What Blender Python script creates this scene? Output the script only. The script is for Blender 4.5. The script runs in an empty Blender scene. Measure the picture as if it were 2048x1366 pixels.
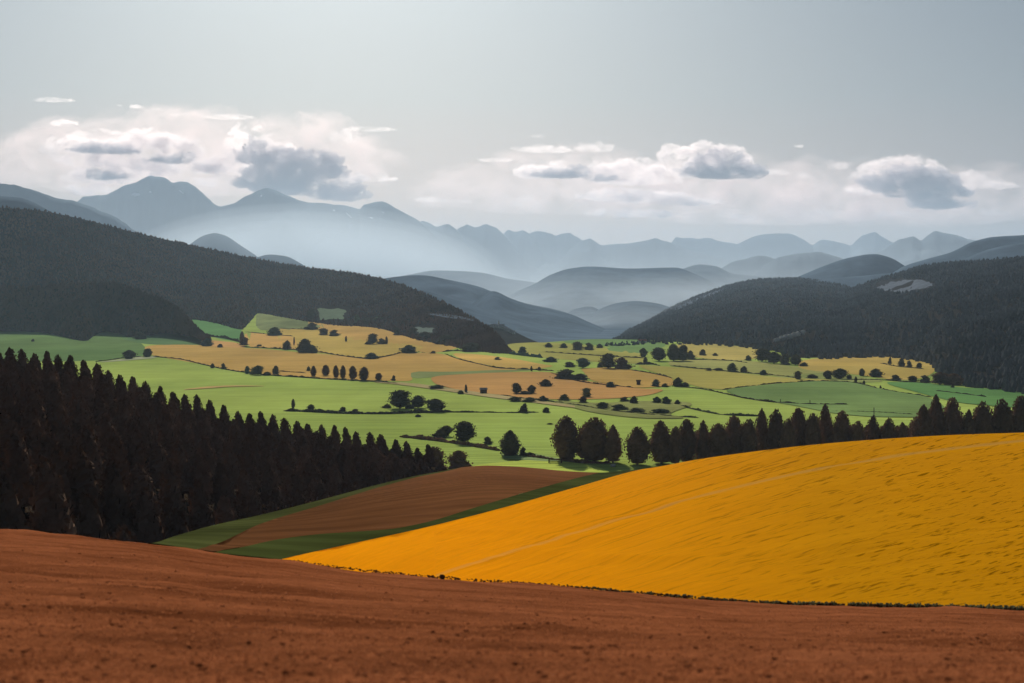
import bpy, bmesh, math, random
import numpy as np
from mathutils import Vector, noise
from mathutils.bvhtree import BVHTree
from mathutils.geometry import delaunay_2d_cdt

scene = bpy.context.scene
COL = scene.collection
R = math.radians
rng = np.random.default_rng(7)
random.seed(7)

# ------------------------------------------------------------------ camera
F = 50.0 / 36.0 * 2048.0          # focal length in pixels of the 2048 px wide photograph
HZ = 600.0                        # pixel row of the eye level
cam_d = bpy.data.cameras.new('camera')
cam_d.lens = 50.0; cam_d.sensor_width = 36.0
cam_d.shift_y = -(HZ - 683.0) / 2048.0 * -1.0
cam_d.clip_start = 0.5; cam_d.clip_end = 300000.0
cam_d.dof.use_dof = True; cam_d.dof.focus_distance = 300.0; cam_d.dof.aperture_fstop = 1.5
cam = bpy.data.objects.new('camera', cam_d); COL.objects.link(cam)
cam.location = (0, 0, 0); cam.rotation_euler = (R(90), 0, 0)
scene.camera = cam

# ------------------------------------------------------------------ light
SUN_EL, SUN_AZ = 27.0, -7.0        # azimuth measured from the view axis, minus is left
EXPOSURE = 0.0
scene.view_settings.view_transform = 'Standard'
scene.view_settings.look = 'None'
scene.view_settings.exposure = EXPOSURE
scene.view_settings.gamma = 1.0
world = bpy.data.worlds.new('World'); scene.world = world
world.use_nodes = True
wn = world.node_tree; wn.nodes.clear()
w_out = wn.nodes.new('ShaderNodeOutputWorld')
w_bg = wn.nodes.new('ShaderNodeBackground')
w_sky = wn.nodes.new('ShaderNodeTexSky')
w_sky.sky_type = 'NISHITA'; w_sky.sun_disc = False
w_sky.sun_elevation = R(SUN_EL); w_sky.sun_rotation = R(SUN_AZ)
w_sky.air_density = 1.0; w_sky.dust_density = 3.0; w_sky.ozone_density = 1.0; w_sky.altitude = 300.0
w_hsv = wn.nodes.new('ShaderNodeHueSaturation'); w_hsv.inputs['Saturation'].default_value = 0.75; w_hsv.inputs['Value'].default_value = 0.585
w_bg.inputs['Strength'].default_value = 0.05
wn.links.new(w_sky.outputs['Color'], w_hsv.inputs['Color'])
w_tint = wn.nodes.new('ShaderNodeMix'); w_tint.data_type = 'RGBA'; w_tint.blend_type = 'MULTIPLY'; w_tint.inputs[0].default_value = 1.0
w_tc = wn.nodes.new('ShaderNodeTexCoord'); w_sep = wn.nodes.new('ShaderNodeSeparateXYZ'); w_rmp = wn.nodes.new('ShaderNodeValToRGB')
wn.links.new(w_tc.outputs['Generated'], w_sep.inputs[0]); wn.links.new(w_sep.outputs[2], w_rmp.inputs['Fac'])
_e = w_rmp.color_ramp.elements; _e.new(0.5); _e.new(0.5)
for _k, (_p, _c) in enumerate(((0.03, (1.00, 0.90, 0.93)), (0.085, (0.96, 0.90, 0.95)), (0.14, (0.83, 0.92, 1.02)), (0.22, (0.78, 0.92, 1.06)))):
    _e[_k].position = _p; _e[_k].color = (*_c, 1)
wn.links.new(w_rmp.outputs['Color'], w_tint.inputs[7])
wn.links.new(w_hsv.outputs['Color'], w_tint.inputs[6])
wn.links.new(w_tint.outputs[2], w_bg.inputs['Color'])
wn.links.new(w_bg.outputs['Background'], w_out.inputs['Surface'])

sun_d = bpy.data.lights.new('sun', 'SUN'); sun_d.energy = 5.0; sun_d.angle = R(0.6); sun_d.color = (1.0, 0.93, 0.83)
sun = bpy.data.objects.new('sun', sun_d); COL.objects.link(sun)
sdir = Vector((math.sin(R(SUN_AZ)) * math.cos(R(SUN_EL)), math.cos(R(SUN_AZ)) * math.cos(R(SUN_EL)), math.sin(R(SUN_EL))))
sun.rotation_euler = sdir.to_track_quat('Z', 'Y').to_euler()

scene.cycles.use_denoising = True
scene.cycles.volume_bounces = 6
scene.cycles.volume_step_rate = 0.5
scene.cycles.volume_max_steps = 256
scene.cycles.max_bounces = 8
scene.cycles.diffuse_bounces = 2
scene.cycles.transparent_max_bounces = 16
scene.cycles.use_adaptive_sampling = True
scene.cycles.adaptive_threshold = 0.02

# ------------------------------------------------------------------ helpers
def P(u, v, Y):
    """A point at depth Y seen at photo pixel (u, v)."""
    return ((u - 1024.0) / F * Y, Y, (HZ - v) / F * Y)

def curve(pts):
    """Smooth monotone-preserving interpolation (pchip) through (x, y) pairs."""
    x = np.array([p[0] for p in pts], float); y = np.array([p[1] for p in pts], float)
    h = np.diff(x); d = np.diff(y) / h
    m = np.zeros(len(x)); m[0] = d[0]; m[-1] = d[-1]
    for i in range(1, len(x) - 1):
        if d[i-1] * d[i] > 0:
            w1 = 2*h[i] + h[i-1]; w2 = h[i] + 2*h[i-1]
            m[i] = (w1 + w2) / (w1 / d[i-1] + w2 / d[i])
    def f(q):
        q = np.asarray(q, float)
        qc = np.clip(q, x[0], x[-1])
        k = np.clip(np.searchsorted(x, qc, side='right') - 1, 0, len(x) - 2)
        t = (qc - x[k]) / h[k]
        r = ((2*t**3 - 3*t**2 + 1) * y[k] + (t**3 - 2*t**2 + t) * h[k] * m[k]
             + (-2*t**3 + 3*t**2) * y[k+1] + (t**3 - t**2) * h[k] * m[k+1])
        r = r + np.where(q < x[0], (q - x[0]) * m[0], 0) + np.where(q > x[-1], (q - x[-1]) * m[-1], 0)
        return r
    return f

def fbm(x, y, scale, octaves=4, seed=0.0):
    x = np.ravel(x); y = np.ravel(y)
    out = np.empty(len(x))
    for i in range(len(x)):
        out[i] = noise.fractal((x[i] / scale + seed, y[i] / scale + seed * 0.7, seed), 1.0, 2.0, octaves)
    return out

def mesh_obj(name, verts, faces, mat, parent=None, smooth=True):
    me = bpy.data.meshes.new(name)
    me.from_pydata([tuple(map(float, v)) for v in verts], [], [tuple(map(int, f)) for f in faces])
    me.validate(); me.update()
    if smooth:
        me.polygons.foreach_set('use_smooth', [True] * len(me.polygons))
    if mat: me.materials.append(mat)
    o = bpy.data.objects.new(name, me); COL.objects.link(o)
    if parent: o.parent = parent
    return o

def tag(o, label=None, cat=None, group=None, kind=None):
    if label: o['label'] = label
    if cat: o['category'] = cat
    if group: o['group'] = group
    if kind: o['kind'] = kind
    return o

def empty(name, loc):
    o = bpy.data.objects.new(name, None); COL.objects.link(o); o.location = loc
    o.empty_display_size = 1.0
    return o

def grid_mesh(pts, nu, nv):
    """pts: nu x nv array of 3d points -> verts, faces."""
    V = np.asarray(pts, float).reshape(nu * nv, 3)
    i, j = np.meshgrid(np.arange(nu - 1), np.arange(nv - 1), indexing='ij')
    a = (i * nv + j).ravel(); b = a + nv; c = b + 1; d = a + 1
    return V, np.stack([a, b, c, d], 1)

def fast_obj(name, V, Fq, mat, smooth=True, parent=None):
    me = bpy.data.meshes.new(name)
    n = Fq.shape[1]
    me.vertices.add(len(V)); me.vertices.foreach_set('co', np.asarray(V, np.float32).ravel())
    me.loops.add(Fq.size); me.loops.foreach_set('vertex_index', Fq.astype(np.int32).ravel())
    me.polygons.add(len(Fq)); me.polygons.foreach_set('loop_start', np.arange(0, Fq.size, n, dtype=np.int32))
    me.polygons.foreach_set('loop_total', np.full(len(Fq), n, np.int32))
    me.polygons.foreach_set('use_smooth', np.full(len(Fq), smooth, bool))
    me.update(calc_edges=True); me.validate()
    if mat: me.materials.append(mat)
    o = bpy.data.objects.new(name, me); COL.objects.link(o)
    if parent: o.parent = parent
    return o

def lin(c):
    return tuple(((x / 255.0) / 12.92 if x <= 10 else ((x / 255.0 + 0.055) / 1.055) ** 2.4) for x in c)

# ------------------------------------------------------------------ materials
def new_mat(name):
    m = bpy.data.materials.new(name); m.use_nodes = True
    nt = m.node_tree; b = nt.nodes['Principled BSDF']
    b.inputs['Roughness'].default_value = 0.9
    b.inputs['Specular IOR Level'].default_value = 0.0
    return m, nt, b

def coord(nt, scale, rot=0.0):
    tc = nt.nodes.new('ShaderNodeTexCoord'); mp = nt.nodes.new('ShaderNodeMapping')
    mp.inputs['Scale'].default_value = scale; mp.inputs['Rotation'].default_value = (0, 0, rot)
    nt.links.new(tc.outputs['Object'], mp.inputs['Vector'])
    return mp.outputs['Vector']

def noise_node(nt, vec, scale, detail=5, rough=0.6, dist=0.0):
    n = nt.nodes.new('ShaderNodeTexNoise')
    n.inputs['Scale'].default_value = scale; n.inputs['Detail'].default_value = detail
    n.inputs['Roughness'].default_value = rough; n.inputs['Distortion'].default_value = dist
    nt.links.new(vec, n.inputs['Vector'])
    return n.outputs['Fac']

def ramp(nt, fac, stops):
    r = nt.nodes.new('ShaderNodeValToRGB')
    e = r.color_ramp.elements
    while len(e) < len(stops): e.new(0.5)
    for k, (p, c) in enumerate(stops):
        e[k].position = p; e[k].color = (*c, 1) if len(c) == 3 else c
    nt.links.new(fac, r.inputs['Fac'])
    return r.outputs['Color']

def mix(nt, a, b, fac, mode='MIX'):
    m = nt.nodes.new('ShaderNodeMix'); m.data_type = 'RGBA'; m.blend_type = mode
    for s, v in ((6, a), (7, b)):
        if isinstance(v, tuple): m.inputs[s].default_value = (*v, 1)
        else: nt.links.new(v, m.inputs[s])
    if isinstance(fac, (int, float)): m.inputs[0].default_value = fac
    else: nt.links.new(fac, m.inputs[0])
    return m.outputs[2]

def bump(nt, b, h, strength, dist):
    n = nt.nodes.new('ShaderNodeBump'); n.inputs['Strength'].default_value = strength; n.inputs['Distance'].default_value = dist
    nt.links.new(h, n.inputs['Height'])
    nt.links.new(n.outputs['Normal'], b.inputs['Normal'])

K = 1.06       # display value of a flat field under this light, to base colour
def field_mat(name, srgb, var=0.18, rows=0.0, big=0.012):
    m, nt, b = new_mat(name); var = var * 1.5
    c = tuple(min(0.8, x * K) for x in lin(srgb))
    v1 = coord(nt, (1, 0.35, 1), rows)
    n1 = noise_node(nt, v1, big, 6, 0.62)
    v2 = coord(nt, (0.02, 0.35, 1), rows)
    n2 = noise_node(nt, v2, 0.5, 4, 0.6)
    lo = tuple(x * (1 - var) for x in c); hi = tuple(min(1, x * (1 + var)) for x in c)
    base = ramp(nt, n1, [(0.32, lo), (0.68, hi)])
    r2 = ramp(nt, n2, [(0.35, (0.80,) * 3), (0.65, (1.12,) * 3)])
    col = mix(nt, base, r2, 0.8, 'MULTIPLY')
    wv = nt.nodes.new('ShaderNodeTexWave'); wv.inputs['Scale'].default_value = 0.035; wv.inputs['Distortion'].default_value = 2.5; wv.inputs['Detail'].default_value = 2.0
    wv.inputs['Detail Scale'].default_value = 0.6
    nt.links.new(coord(nt, (1, 1, 1), rows + R(72)), wv.inputs['Vector'])
    col = mix(nt, col, ramp(nt, wv.outputs['Fac'], [(0.2, (0.84,) * 3), (0.8, (1.08,) * 3)]), 0.75, 'MULTIPLY')
    n5 = noise_node(nt, coord(nt, (0.3, 1, 1), R(5)), 0.0035, 3, 0.5)
    col = mix(nt, col, ramp(nt, n5, [(0.35, (0.84, 0.88, 0.86)), (0.65, (1.08, 1.06, 1.04))]), 0.9, 'MULTIPLY')
    nt.links.new(col, b.inputs['Base Color'])
    return m

def leaf_mat(name, c, var=0.35, transl=0.25, nscale=3.0):
    m, nt, b = new_mat(name)
    oi = nt.nodes.new('ShaderNodeObjectInfo')
    v = coord(nt, (1, 1, 1))
    n1 = noise_node(nt, v, nscale, 4, 0.6)
    base = ramp(nt, n1, [(0.3, tuple(x * (1 - var) for x in c)), (0.7, tuple(x * (1 + var) for x in c))])
    mr = nt.nodes.new('ShaderNodeMapRange'); mr.inputs[3].default_value = 0.8; mr.inputs[4].default_value = 1.25
    nt.links.new(oi.outputs['Random'], mr.inputs[0])
    hs = nt.nodes.new('ShaderNodeHueSaturation')
    nt.links.new(mr.outputs[0], hs.inputs['Value']); nt.links.new(base, hs.inputs['Color'])
    nt.links.new(hs.outputs['Color'], b.inputs['Base Color'])
    if transl:
        t = nt.nodes.new('ShaderNodeBsdfTranslucent'); nt.links.new(hs.outputs['Color'], t.inputs['Color'])
        ms = nt.nodes.new('ShaderNodeMixShader'); ms.inputs[0].default_value = transl
        out = nt.nodes['Material Output']
        nt.links.new(b.outputs[0], ms.inputs[1]); nt.links.new(t.outputs[0], ms.inputs[2])
        nt.links.new(ms.outputs[0], out.inputs['Surface'])
    return m

def rock_mat(name, c, scale=0.002, var=0.3):
    m, nt, b = new_mat(name)
    n1 = noise_node(nt, coord(nt, (1, 1, 1)), scale, 8, 0.65)
    nt.links.new(ramp(nt, n1, [(0.3, tuple(x * (1 - var) for x in c)), (0.7, tuple(min(1, x * (1 + var)) for x in c))]), b.inputs['Base Color'])
    return m

def plain_mat(name, c, var=0.12, scale=1.0):
    return rock_mat(name, c, scale, var)

M_WOOD = leaf_mat('dark_conifer_needles', (0.17, 0.110, 0.075), var=0.15, transl=0.0)
M_ROW = leaf_mat('dark_brown_foliage', (0.19, 0.105, 0.062), transl=0.1)
M_DARK = leaf_mat('dark_olive_foliage', (0.095, 0.085, 0.055), transl=0.15)
M_GREEN = leaf_mat('deep_green_foliage', (0.070, 0.095, 0.060), transl=0.15)
M_TEAL = leaf_mat('blue_green_foliage', (0.080, 0.115, 0.105), transl=0.15)
M_OLIVE = leaf_mat('pale_olive_foliage', (0.13, 0.14, 0.075), transl=0.2)
M_RED = leaf_mat('reddish_brown_foliage', (0.11, 0.055, 0.04), transl=0.15)
M_BARK = plain_mat('bark', (0.05, 0.035, 0.025), 0.3, 4.0)
LEAF = dict(d=M_DARK, g=M_GREEN, t=M_TEAL, o=M_OLIVE, r=M_RED, w=M_ROW)
M_HILLWOOD = leaf_mat('hill_forest_foliage', (0.105, 0.060, 0.043), var=0.55, transl=0.0, nscale=0.006)
M_HILL = rock_mat('hill_ground', (0.024, 0.020, 0.018), 0.01)
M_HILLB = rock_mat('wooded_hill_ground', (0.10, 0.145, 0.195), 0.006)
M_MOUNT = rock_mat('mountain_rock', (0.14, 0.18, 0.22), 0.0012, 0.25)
M_SNOW = plain_mat('snow', (0.85, 0.86, 0.88), 0.05, 0.01)
M_WALL = plain_mat('white_plaster', (0.70, 0.68, 0.62), 0.1, 0.3)
M_ROOFRED = plain_mat('red_roof_tiles', (0.40, 0.14, 0.09), 0.2, 0.5)
M_ROOFGREY = plain_mat('grey_roof_slates', (0.35, 0.33, 0.32), 0.2, 0.5)
M_TIMBER = plain_mat('weathered_timber', (0.09, 0.055, 0.035), 0.3, 3.0)
M_STONE = plain_mat('pale_stone', (0.5, 0.48, 0.44), 0.25, 0.8)
M_SCREE = rock_mat('pale_scree', (0.12, 0.14, 0.17), 0.05, 0.5)

# ploughed soil of the foreground
def soil_mat(name, lo, hi, fine=True):
    m, nt, b = new_mat(name)
    a = coord(nt, (0.42, 1.0, 1.0), R(9))
    n1 = noise_node(nt, a, 0.8, 8, 0.7, 0.9)
    a2 = coord(nt, (0.22, 0.8, 1.0), R(11))
    n2 = noise_node(nt, a2, 0.45, 5, 0.6, 1.0)
    n3 = noise_node(nt, coord(nt, (1, 1, 1)), 6.0, 7, 0.75)
    vo = nt.nodes.new('ShaderNodeTexVoronoi'); vo.inputs['Scale'].default_value = 5.0; vo.inputs['Randomness'].default_value = 1.0
    nt.links.new(coord(nt, (0.8, 1, 1)), vo.inputs['Vector'])
    a4 = coord(nt, (0.06, 1.6, 1.0), R(7))
    n4 = noise_node(nt, a4, 1.0, 4, 0.6, 0.5)
    base = ramp(nt, n1, [(0.30, lo), (0.64, hi)])
    c2 = mix(nt, base, ramp(nt, n2, [(0.36, (0.60, 0.56, 0.53)), (0.56, (1.1, 1.1, 1.1))]), 0.85, 'MULTIPLY')
    c3 = mix(nt, c2, ramp(nt, n3, [(0.3, (0.66, 0.64, 0.62)), (0.65, (1.15, 1.15, 1.15))]), 0.85, 'MULTIPLY')
    c4 = mix(nt, c3, ramp(nt, n4, [(0.33, (0.62, 0.6, 0.58)), (0.42, (1, 1, 1))]), 0.7, 'MULTIPLY')
    nt.links.new(c4, b.inputs['Base Color'])
    ad = nt.nodes.new('ShaderNodeMath'); ad.operation = 'MULTIPLY_ADD'; ad.inputs[1].default_value = 0.5
    nt.links.new(n3, ad.inputs[0]); nt.links.new(n1, ad.inputs[2])
    ae = nt.nodes.new('ShaderNodeMath'); ae.operation = 'MULTIPLY_ADD'; ae.inputs[1].default_value = -0.25
    nt.links.new(vo.outputs['Distance'], ae.inputs[0]); nt.links.new(ad.outputs[0], ae.inputs[2])
    bump(nt, b, ae.outputs[0], 0.7, 0.12)
    return m

def nt_abs(nt, f):
    n = nt.nodes.new('ShaderNodeMath'); n.operation = 'ABSOLUTE'; nt.links.new(f, n.inputs[0]); return n.outputs[0]
def mul(nt, f, k):
    n = nt.nodes.new('ShaderNodeMath'); n.operation = 'MULTIPLY'; n.inputs[1].default_value = k; nt.links.new(f, n.inputs[0]); return n.outputs[0]
# yellow crop with dark drill lines running diagonally up the hill
def yellow_mat(name):
    m, nt, b = new_mat(name)
    at = nt.nodes.new('ShaderNodeAttribute'); at.attribute_name = 'hill_uv'
    def mapped(scale, rot):
        mp = nt.nodes.new('ShaderNodeMapping'); mp.inputs['Scale'].default_value = scale; mp.inputs['Rotation'].default_value = (0, 0, rot)
        nt.links.new(at.outputs['Vector'], mp.inputs['Vector']); return mp.outputs['Vector']
    big = noise_node(nt, mapped((1, 1, 1), 0), 3.0, 4, 0.6)
    base = ramp(nt, big, [(0.3, (0.78, 0.265, 0.004)), (0.7, (0.89, 0.318, 0.005))])
    st = noise_node(nt, mapped((0.16, 62, 1), 0.012), 2.2, 2, 0.5, 0.0)
    brk = noise_node(nt, mapped((1.6, 11, 1), 0), 2.0, 2, 0.5)
    st2 = noise_node(nt, mapped((3, 14, 1), 0), 9.0, 4, 0.6, 0.2)
    lines = ramp(nt, st, [(0.385, (0.40, 0.40, 0.34)), (0.43, (1, 1, 1))])
    lines = mix(nt, lines, (1.0, 1.0, 1.0), ramp(nt, brk, [(0.44, (0, 0, 0)), (0.60, (1, 1, 1))]))
    soft = ramp(nt, st2, [(0.3, (0.90, 0.90, 0.88)), (0.7, (1.05, 1.05, 1.05))])
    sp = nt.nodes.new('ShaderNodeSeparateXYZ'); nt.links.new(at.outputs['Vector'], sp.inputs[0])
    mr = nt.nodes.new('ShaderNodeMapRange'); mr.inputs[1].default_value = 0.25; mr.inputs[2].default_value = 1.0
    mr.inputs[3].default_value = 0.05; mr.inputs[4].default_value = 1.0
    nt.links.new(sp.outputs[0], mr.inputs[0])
    c = mix(nt, base, soft, 0.8, 'MULTIPLY')
    c = mix(nt, c, lines, mr.outputs[0], 'MULTIPLY')
    vignette = nt.nodes.new('ShaderNodeMapRange'); vignette.inputs[1].default_value = 0.36; vignette.inputs[2].default_value = 0.85; vignette.inputs[3].default_value = 0.0; vignette.inputs[4].default_value = 0.75
    nt.links.new(sp.outputs[0], vignette.inputs[0])
    tk = ramp(nt, nt_abs(nt, sp.outputs[2]), [(0.12, (1, 1, 1)), (0.34, (0, 0, 0))])
    c = mix(nt, c, (0.50, 0.30, 0.10), mul(nt, tk, 0.32))
    olive = mix(nt, c, mix(nt, c, (0.50, 0.70, 1.0), 1.0, 'MULTIPLY'), vignette.outputs[0])  # lens vignette painted into the crop colour: darker, more olive to the right
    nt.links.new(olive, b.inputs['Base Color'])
    bump(nt, b, big, 0.1, 0.3)
    return m

# ------------------------------------------------------------------ near ground: foreground field, middle hill, wood floor
E1 = curve([(-500,1030),(36,1061),(150,1070),(310,1087),(430,1105),(560,1119),(700,1138),(900,1157),(1100,1171),(1200,1180),(1350,1193),(1550,1208),(1750,1213),(1900,1216),(2048,1221),(2600,1232)])
Y1 = lambda u: np.full_like(np.asarray(u, float), 45.0)
CR = curve([(-500,1030),(36,1061),(150,1070),(300,1086),(350,1072),(420,1052),(520,1030),(640,1000),(760,968),(840,950),(890,941),(930,934),(975,931),(1030,933),(1080,937),(1130,942),(1200,945),(1240,942),(1285,938),(1400,918),(1500,904),(1620,890),(1750,879),(1900,870),(2048,865),(2600,848)])
YC = curve([(-500,46),(300,47),(350,72),(420,110),(520,180),(640,270),(760,360),(890,450),(975,480),(1080,470),(1200,430),(1285,400),(1400,340),(1600,280),(2048,225),(2600,200)])
def hill_Y(u, v):
    """Depth of the middle hill (between the foreground field's far edge and the crest)."""
    e, c = E1(u), np.minimum(CR(u), E1(u) - 0.01)
    t = np.clip((v - e) / (c - e), 0, 1.2)
    return 1.0 / ((1 - t) / Y1(u) + t / YC(u))

# foreground ploughed field
us = np.arange(-420, 2480, 7.0)
ts = np.concatenate([np.linspace(0, 1, 110)])
pts = []
for u in us:
    e = float(E1(u)); vb = 1366.0
    vv = e + (ts * 1.35) * (vb - e)
    iy = 1/45.0 + (vv - e) / (vb - e) * (1/10.0 - 1/45.0)
    Y = 1 / iy
    col = [P(u, v, y) for v, y in zip(vv, Y)]
    x0, y0, z0 = col[-1]
    first = [(col[0][0] * 1.04, col[0][1] * 1.04, col[0][2] - 1.2), (col[0][0] * 1.012, col[0][1] * 1.012, col[0][2] - 0.25)]
    tail = [(x0, 5.0, -2.2), (x0 * 1.0, 0.0, -1.75), (x0, -30.0, -1.6)]
    pts.append(first + col + tail)
pts = np.array(pts)
nvp = pts.shape[1]
rel = fbm(pts[:, :, 0], pts[:, :, 1] * 2.2, 2.6, 5, 3.1).reshape(len(us), nvp)
rel2 = fbm(pts[:, :, 0] * 0.35, pts[:, :, 1] * 1.6, 1.1, 4, 9.1).reshape(len(us), nvp)
amp = np.ones(nvp); amp[:2] = 0.3; amp[-3:] = 0
pts[:, :, 2] += (rel * 0.07 + rel2 * 0.05) * amp
V, Fq = grid_mesh(pts, len(us), nvp)
M_SOIL = soil_mat('red_brown_ploughed_soil', (0.20, 0.063, 0.024), (0.305, 0.101, 0.041))
fg = fast_obj('ploughed_field', V, Fq, M_SOIL)
tag(fg, 'red brown ploughed field sloping away across the foreground', 'field', kind='structure')

def stubble(name, n, mat, hmin, hmax, label, seed, jmin=2):
    r = np.random.default_rng(seed)
    fi = r.uniform(0, len(us) - 1.001, n); tj = r.uniform(jmin, nvp - 4.001, n)
    i = fi.astype(int); j = tj.astype(int); a = (fi - i)[:, None]; c = (tj - j)[:, None]
    p = (pts[i, j] * (1-a) + pts[i+1, j] * a) * (1-c) + (pts[i, j+1] * (1-a) + pts[i+1, j+1] * a) * c
    h = r.uniform(hmin, hmax, n)[:, None]; w = r.uniform(0.008, 0.02, n)[:, None]
    an = r.uniform(0, 6.283, n)
    t = np.stack([np.cos(an), np.sin(an), np.zeros(n)], 1) * w
    d = np.stack([r.normal(0, .5, n), r.normal(0, .5, n), np.ones(n)], 1) * h
    p = p - np.array([0, 0, 0.01])
    V = np.stack([p - t, p + t, p + d + t * .4, p + d - t * .4], 1).reshape(-1, 3)
    o = fast_obj(name, V, np.arange(4 * n).reshape(n, 4), mat, smooth=False)
    tag(o, label, 'stubble', kind='stuff')
    return o
M_STUB = leaf_mat('dry_stubble', (0.40, 0.145, 0.060), 0.2, 0.5)
stubble('stubble', 70000, M_STUB, 0.008, 0.032, 'short dry brown stubble all over the ploughed field', 21)

def clods(name, n, label, seed):
    r = np.random.default_rng(seed)
    fi = r.uniform(0, len(us) - 1.001, n); tj = r.uniform(8, nvp - 4.001, n)
    i = fi.astype(int); j = tj.astype(int); a = (fi - i)[:, None]; c = (tj - j)[:, None]
    p = (pts[i, j] * (1-a) + pts[i+1, j] * a) * (1-c) + (pts[i, j+1] * (1-a) + pts[i+1, j+1] * a) * c
    sz = 0.006 + 0.020 * r.uniform(0, 1, n) ** 5
    base = np.array([(1,0,0),(0,1,0),(-1,0,0),(0,-1,0),(.7,.7,.55),(-.7,.7,.5),(-.7,-.7,.6),(.7,-.7,.5),(0,0,.8)], float)
    V = (base[None] * r.uniform(0.6, 1.3, (n, 9, 1)) * sz[:, None, None] * np.array([1.3, 1.0, 0.9])) + p[:, None, :]
    f = np.array([(0,4,4,0)], int)
    tri = np.array([(0,1,4),(1,2,5),(2,3,6),(3,0,7),(1,5,4),(2,6,5),(3,7,6),(0,4,7),(4,5,8),(5,6,8),(6,7,8),(7,4,8)])
    Fs = (tri[None] + (np.arange(n) * 9)[:, None, None]).reshape(-1, 3)
    o = fast_obj(name, V.reshape(-1, 3), Fs, M_SOIL, smooth=False); tag(o, label, 'soil', kind='stuff')
clods('soil_clods', 9000, 'loose clods of red brown soil strewn over the ploughed field', 31)

# middle hill strips: verge, brown field, grass strip, yellow field
YB = curve([(500,1135),(560,1119),(700,1088),(850,1055),(1000,1017),(1150,975),(1285,938),(1400,918)])
G2 = curve([(380,1120),(430,1104),(480,1095),(560,1078),(640,1068),(700,1064),(780,1058),(850,1045),(950,1015),(1050,985),(1150,957),(1200,945),(1260,930)])
G1 = curve([(340,1110),(400,1098),(440,1085),(520,1048),(640,1011),(760,974),(840,953),(890,943),(930,933),(990,920)])
def strip(name, top, bot, u0, u1, mat, n=60, step=5.0, lift=0.0, rough=0.0, edge=True):
    uu = np.arange(u0, u1 + step, step)
    pts = np.zeros((len(uu), n, 3)); uv = np.zeros((len(uu), n, 3))
    for i, u in enumerate(uu):
        a, b = float(top(u)), float(bot(u))
        b = max(b, a)
        vv = np.linspace(b, a, n)
        Y = hill_Y(u, vv)
        for j in range(n):
            pts[i, j] = P(u, vv[j], Y[j])
            # coordinates along and across the drill direction
            uv[i, j] = ((u + 0.35 * (1200 - vv[j])) / 1500.0 - 0.3, (vv[j] - 1100 + 0.33 * (u - 1285)) / 400.0, (vv[j] - float(TRK(u))) / 10.0 if mat is M_YELLOW and u > 870 else 9.0)
    if rough:
        r = fbm(pts[:, :, 0], pts[:, :, 1], 9.0, 4, 5.3).reshape(len(uu), n)
        w = np.ones(n)
        if edge: w[-1] = 0; w[-2] = 0.5
        pts[:, :, 2] += r * rough * w - rough * 0.5 * w
    pts[:, :, 2] += lift
    V, Fq = grid_mesh(pts, len(uu), n)
    o = fast_obj(name, V, Fq, mat)
    a = o.data.attributes.new('hill_uv', 'FLOAT_VECTOR', 'POINT')
    a.data.foreach_set('vector', uv.reshape(-1, 3).astype(np.float32).ravel())
    return o
low = lambda u: np.minimum(E1(u), 1e9) + 3.0
clipc = lambda f: (lambda u: np.clip(f(u), CR(u), E1(u) + 3))
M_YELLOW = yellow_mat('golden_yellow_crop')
M_STRIPGREEN = field_mat('dark_grass', (60, 66, 34), 0.25, R(40), 0.05)
M_VERGE = field_mat('verge_grass', (66, 70, 38), 0.25, R(40), 0.05)
M_MIDSOIL = field_mat('dull_brown_soil', (112, 73, 46), 0.22, R(-35), 0.02)
TRK = curve([(860,1148),(960,1120),(1100,1080),(1250,1035),(1380,995),(1500,966),(1640,936),(1800,910),(2048,880),(2480,850)])
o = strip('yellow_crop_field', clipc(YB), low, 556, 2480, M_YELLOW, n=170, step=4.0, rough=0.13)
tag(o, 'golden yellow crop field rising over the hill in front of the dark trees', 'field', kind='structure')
o = strip('grass_strip', clipc(G2), clipc(YB), 425, 1290, M_STRIPGREEN, n=24)
tag(o, 'dark green grass strip along the lower edge of the brown field', 'grass', kind='structure')
o = strip('brown_field', clipc(G1), clipc(G2), 392, 1215, M_MIDSOIL, n=60, rough=0.15)
tag(o, 'dull brown field between the dark wood and the yellow field', 'field', kind='structure')
o = strip('grass_verge', CR, clipc(G1), 296, 945, M_VERGE, n=24)
tag(o, 'green grass verge along the foot of the dark wood', 'grass', kind='structure')
# wood floor and hidden back slopes
TOP = curve([(-500,640),(36,702),(55,704),(140,713),(187,726),(255,752),(340,776),(412,800),(465,815),(540,830),(605,842),(700,862),(775,875),(830,889),(862,896),(900,925)])
YW = curve([(-500,420),(36,440),(400,480),(862,500),(930,505)])
TREE_H = lambda u: float(np.interp(u, [-500, 500, 700, 862], [13.0, 12.0, 10.5, 7.5]))
def wood_ground(u, Y):
    """Height of the ground behind the crest of the near fields."""
    yc = float(YC(u)); zc = (HZ - float(CR(u))) / F * yc
    s = (HZ - float(CR(u))) / F                    # slope of the sight line over the crest
    if u < 905:
        yw = float(YW(u)); zw = (HZ - float(TOP(u))) / F * yw - TREE_H(u) + 0.3
        yh = min(max(180.0, yc + 45.0), yw - 15); zh = min(zw - 4.0, s * yh - 5.0)
        if Y <= yh:
            t = (Y - yc) / (yh - yc); return zc + (zh - zc) * (1 - (1 - t) ** 2)
        if Y <= yw:
            t = (Y - yh) / (yw - yh); t = t * t * (3 - 2 * t); return zh + (zw - zh) * t
        t = min(1.0, (Y - yw) / 160.0); t = t * t * (3 - 2 * t); return zw + (-90 - zw) * t
    ye = max(660.0, yc + 120)
    t = min(1.0, (Y - yc) / (ye - yc)); return zc + (-84.5 - zc) * (1 - (1 - t) ** 1.6)
uu = np.arange(-420, 2480, 10.0)
rows = []
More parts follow.
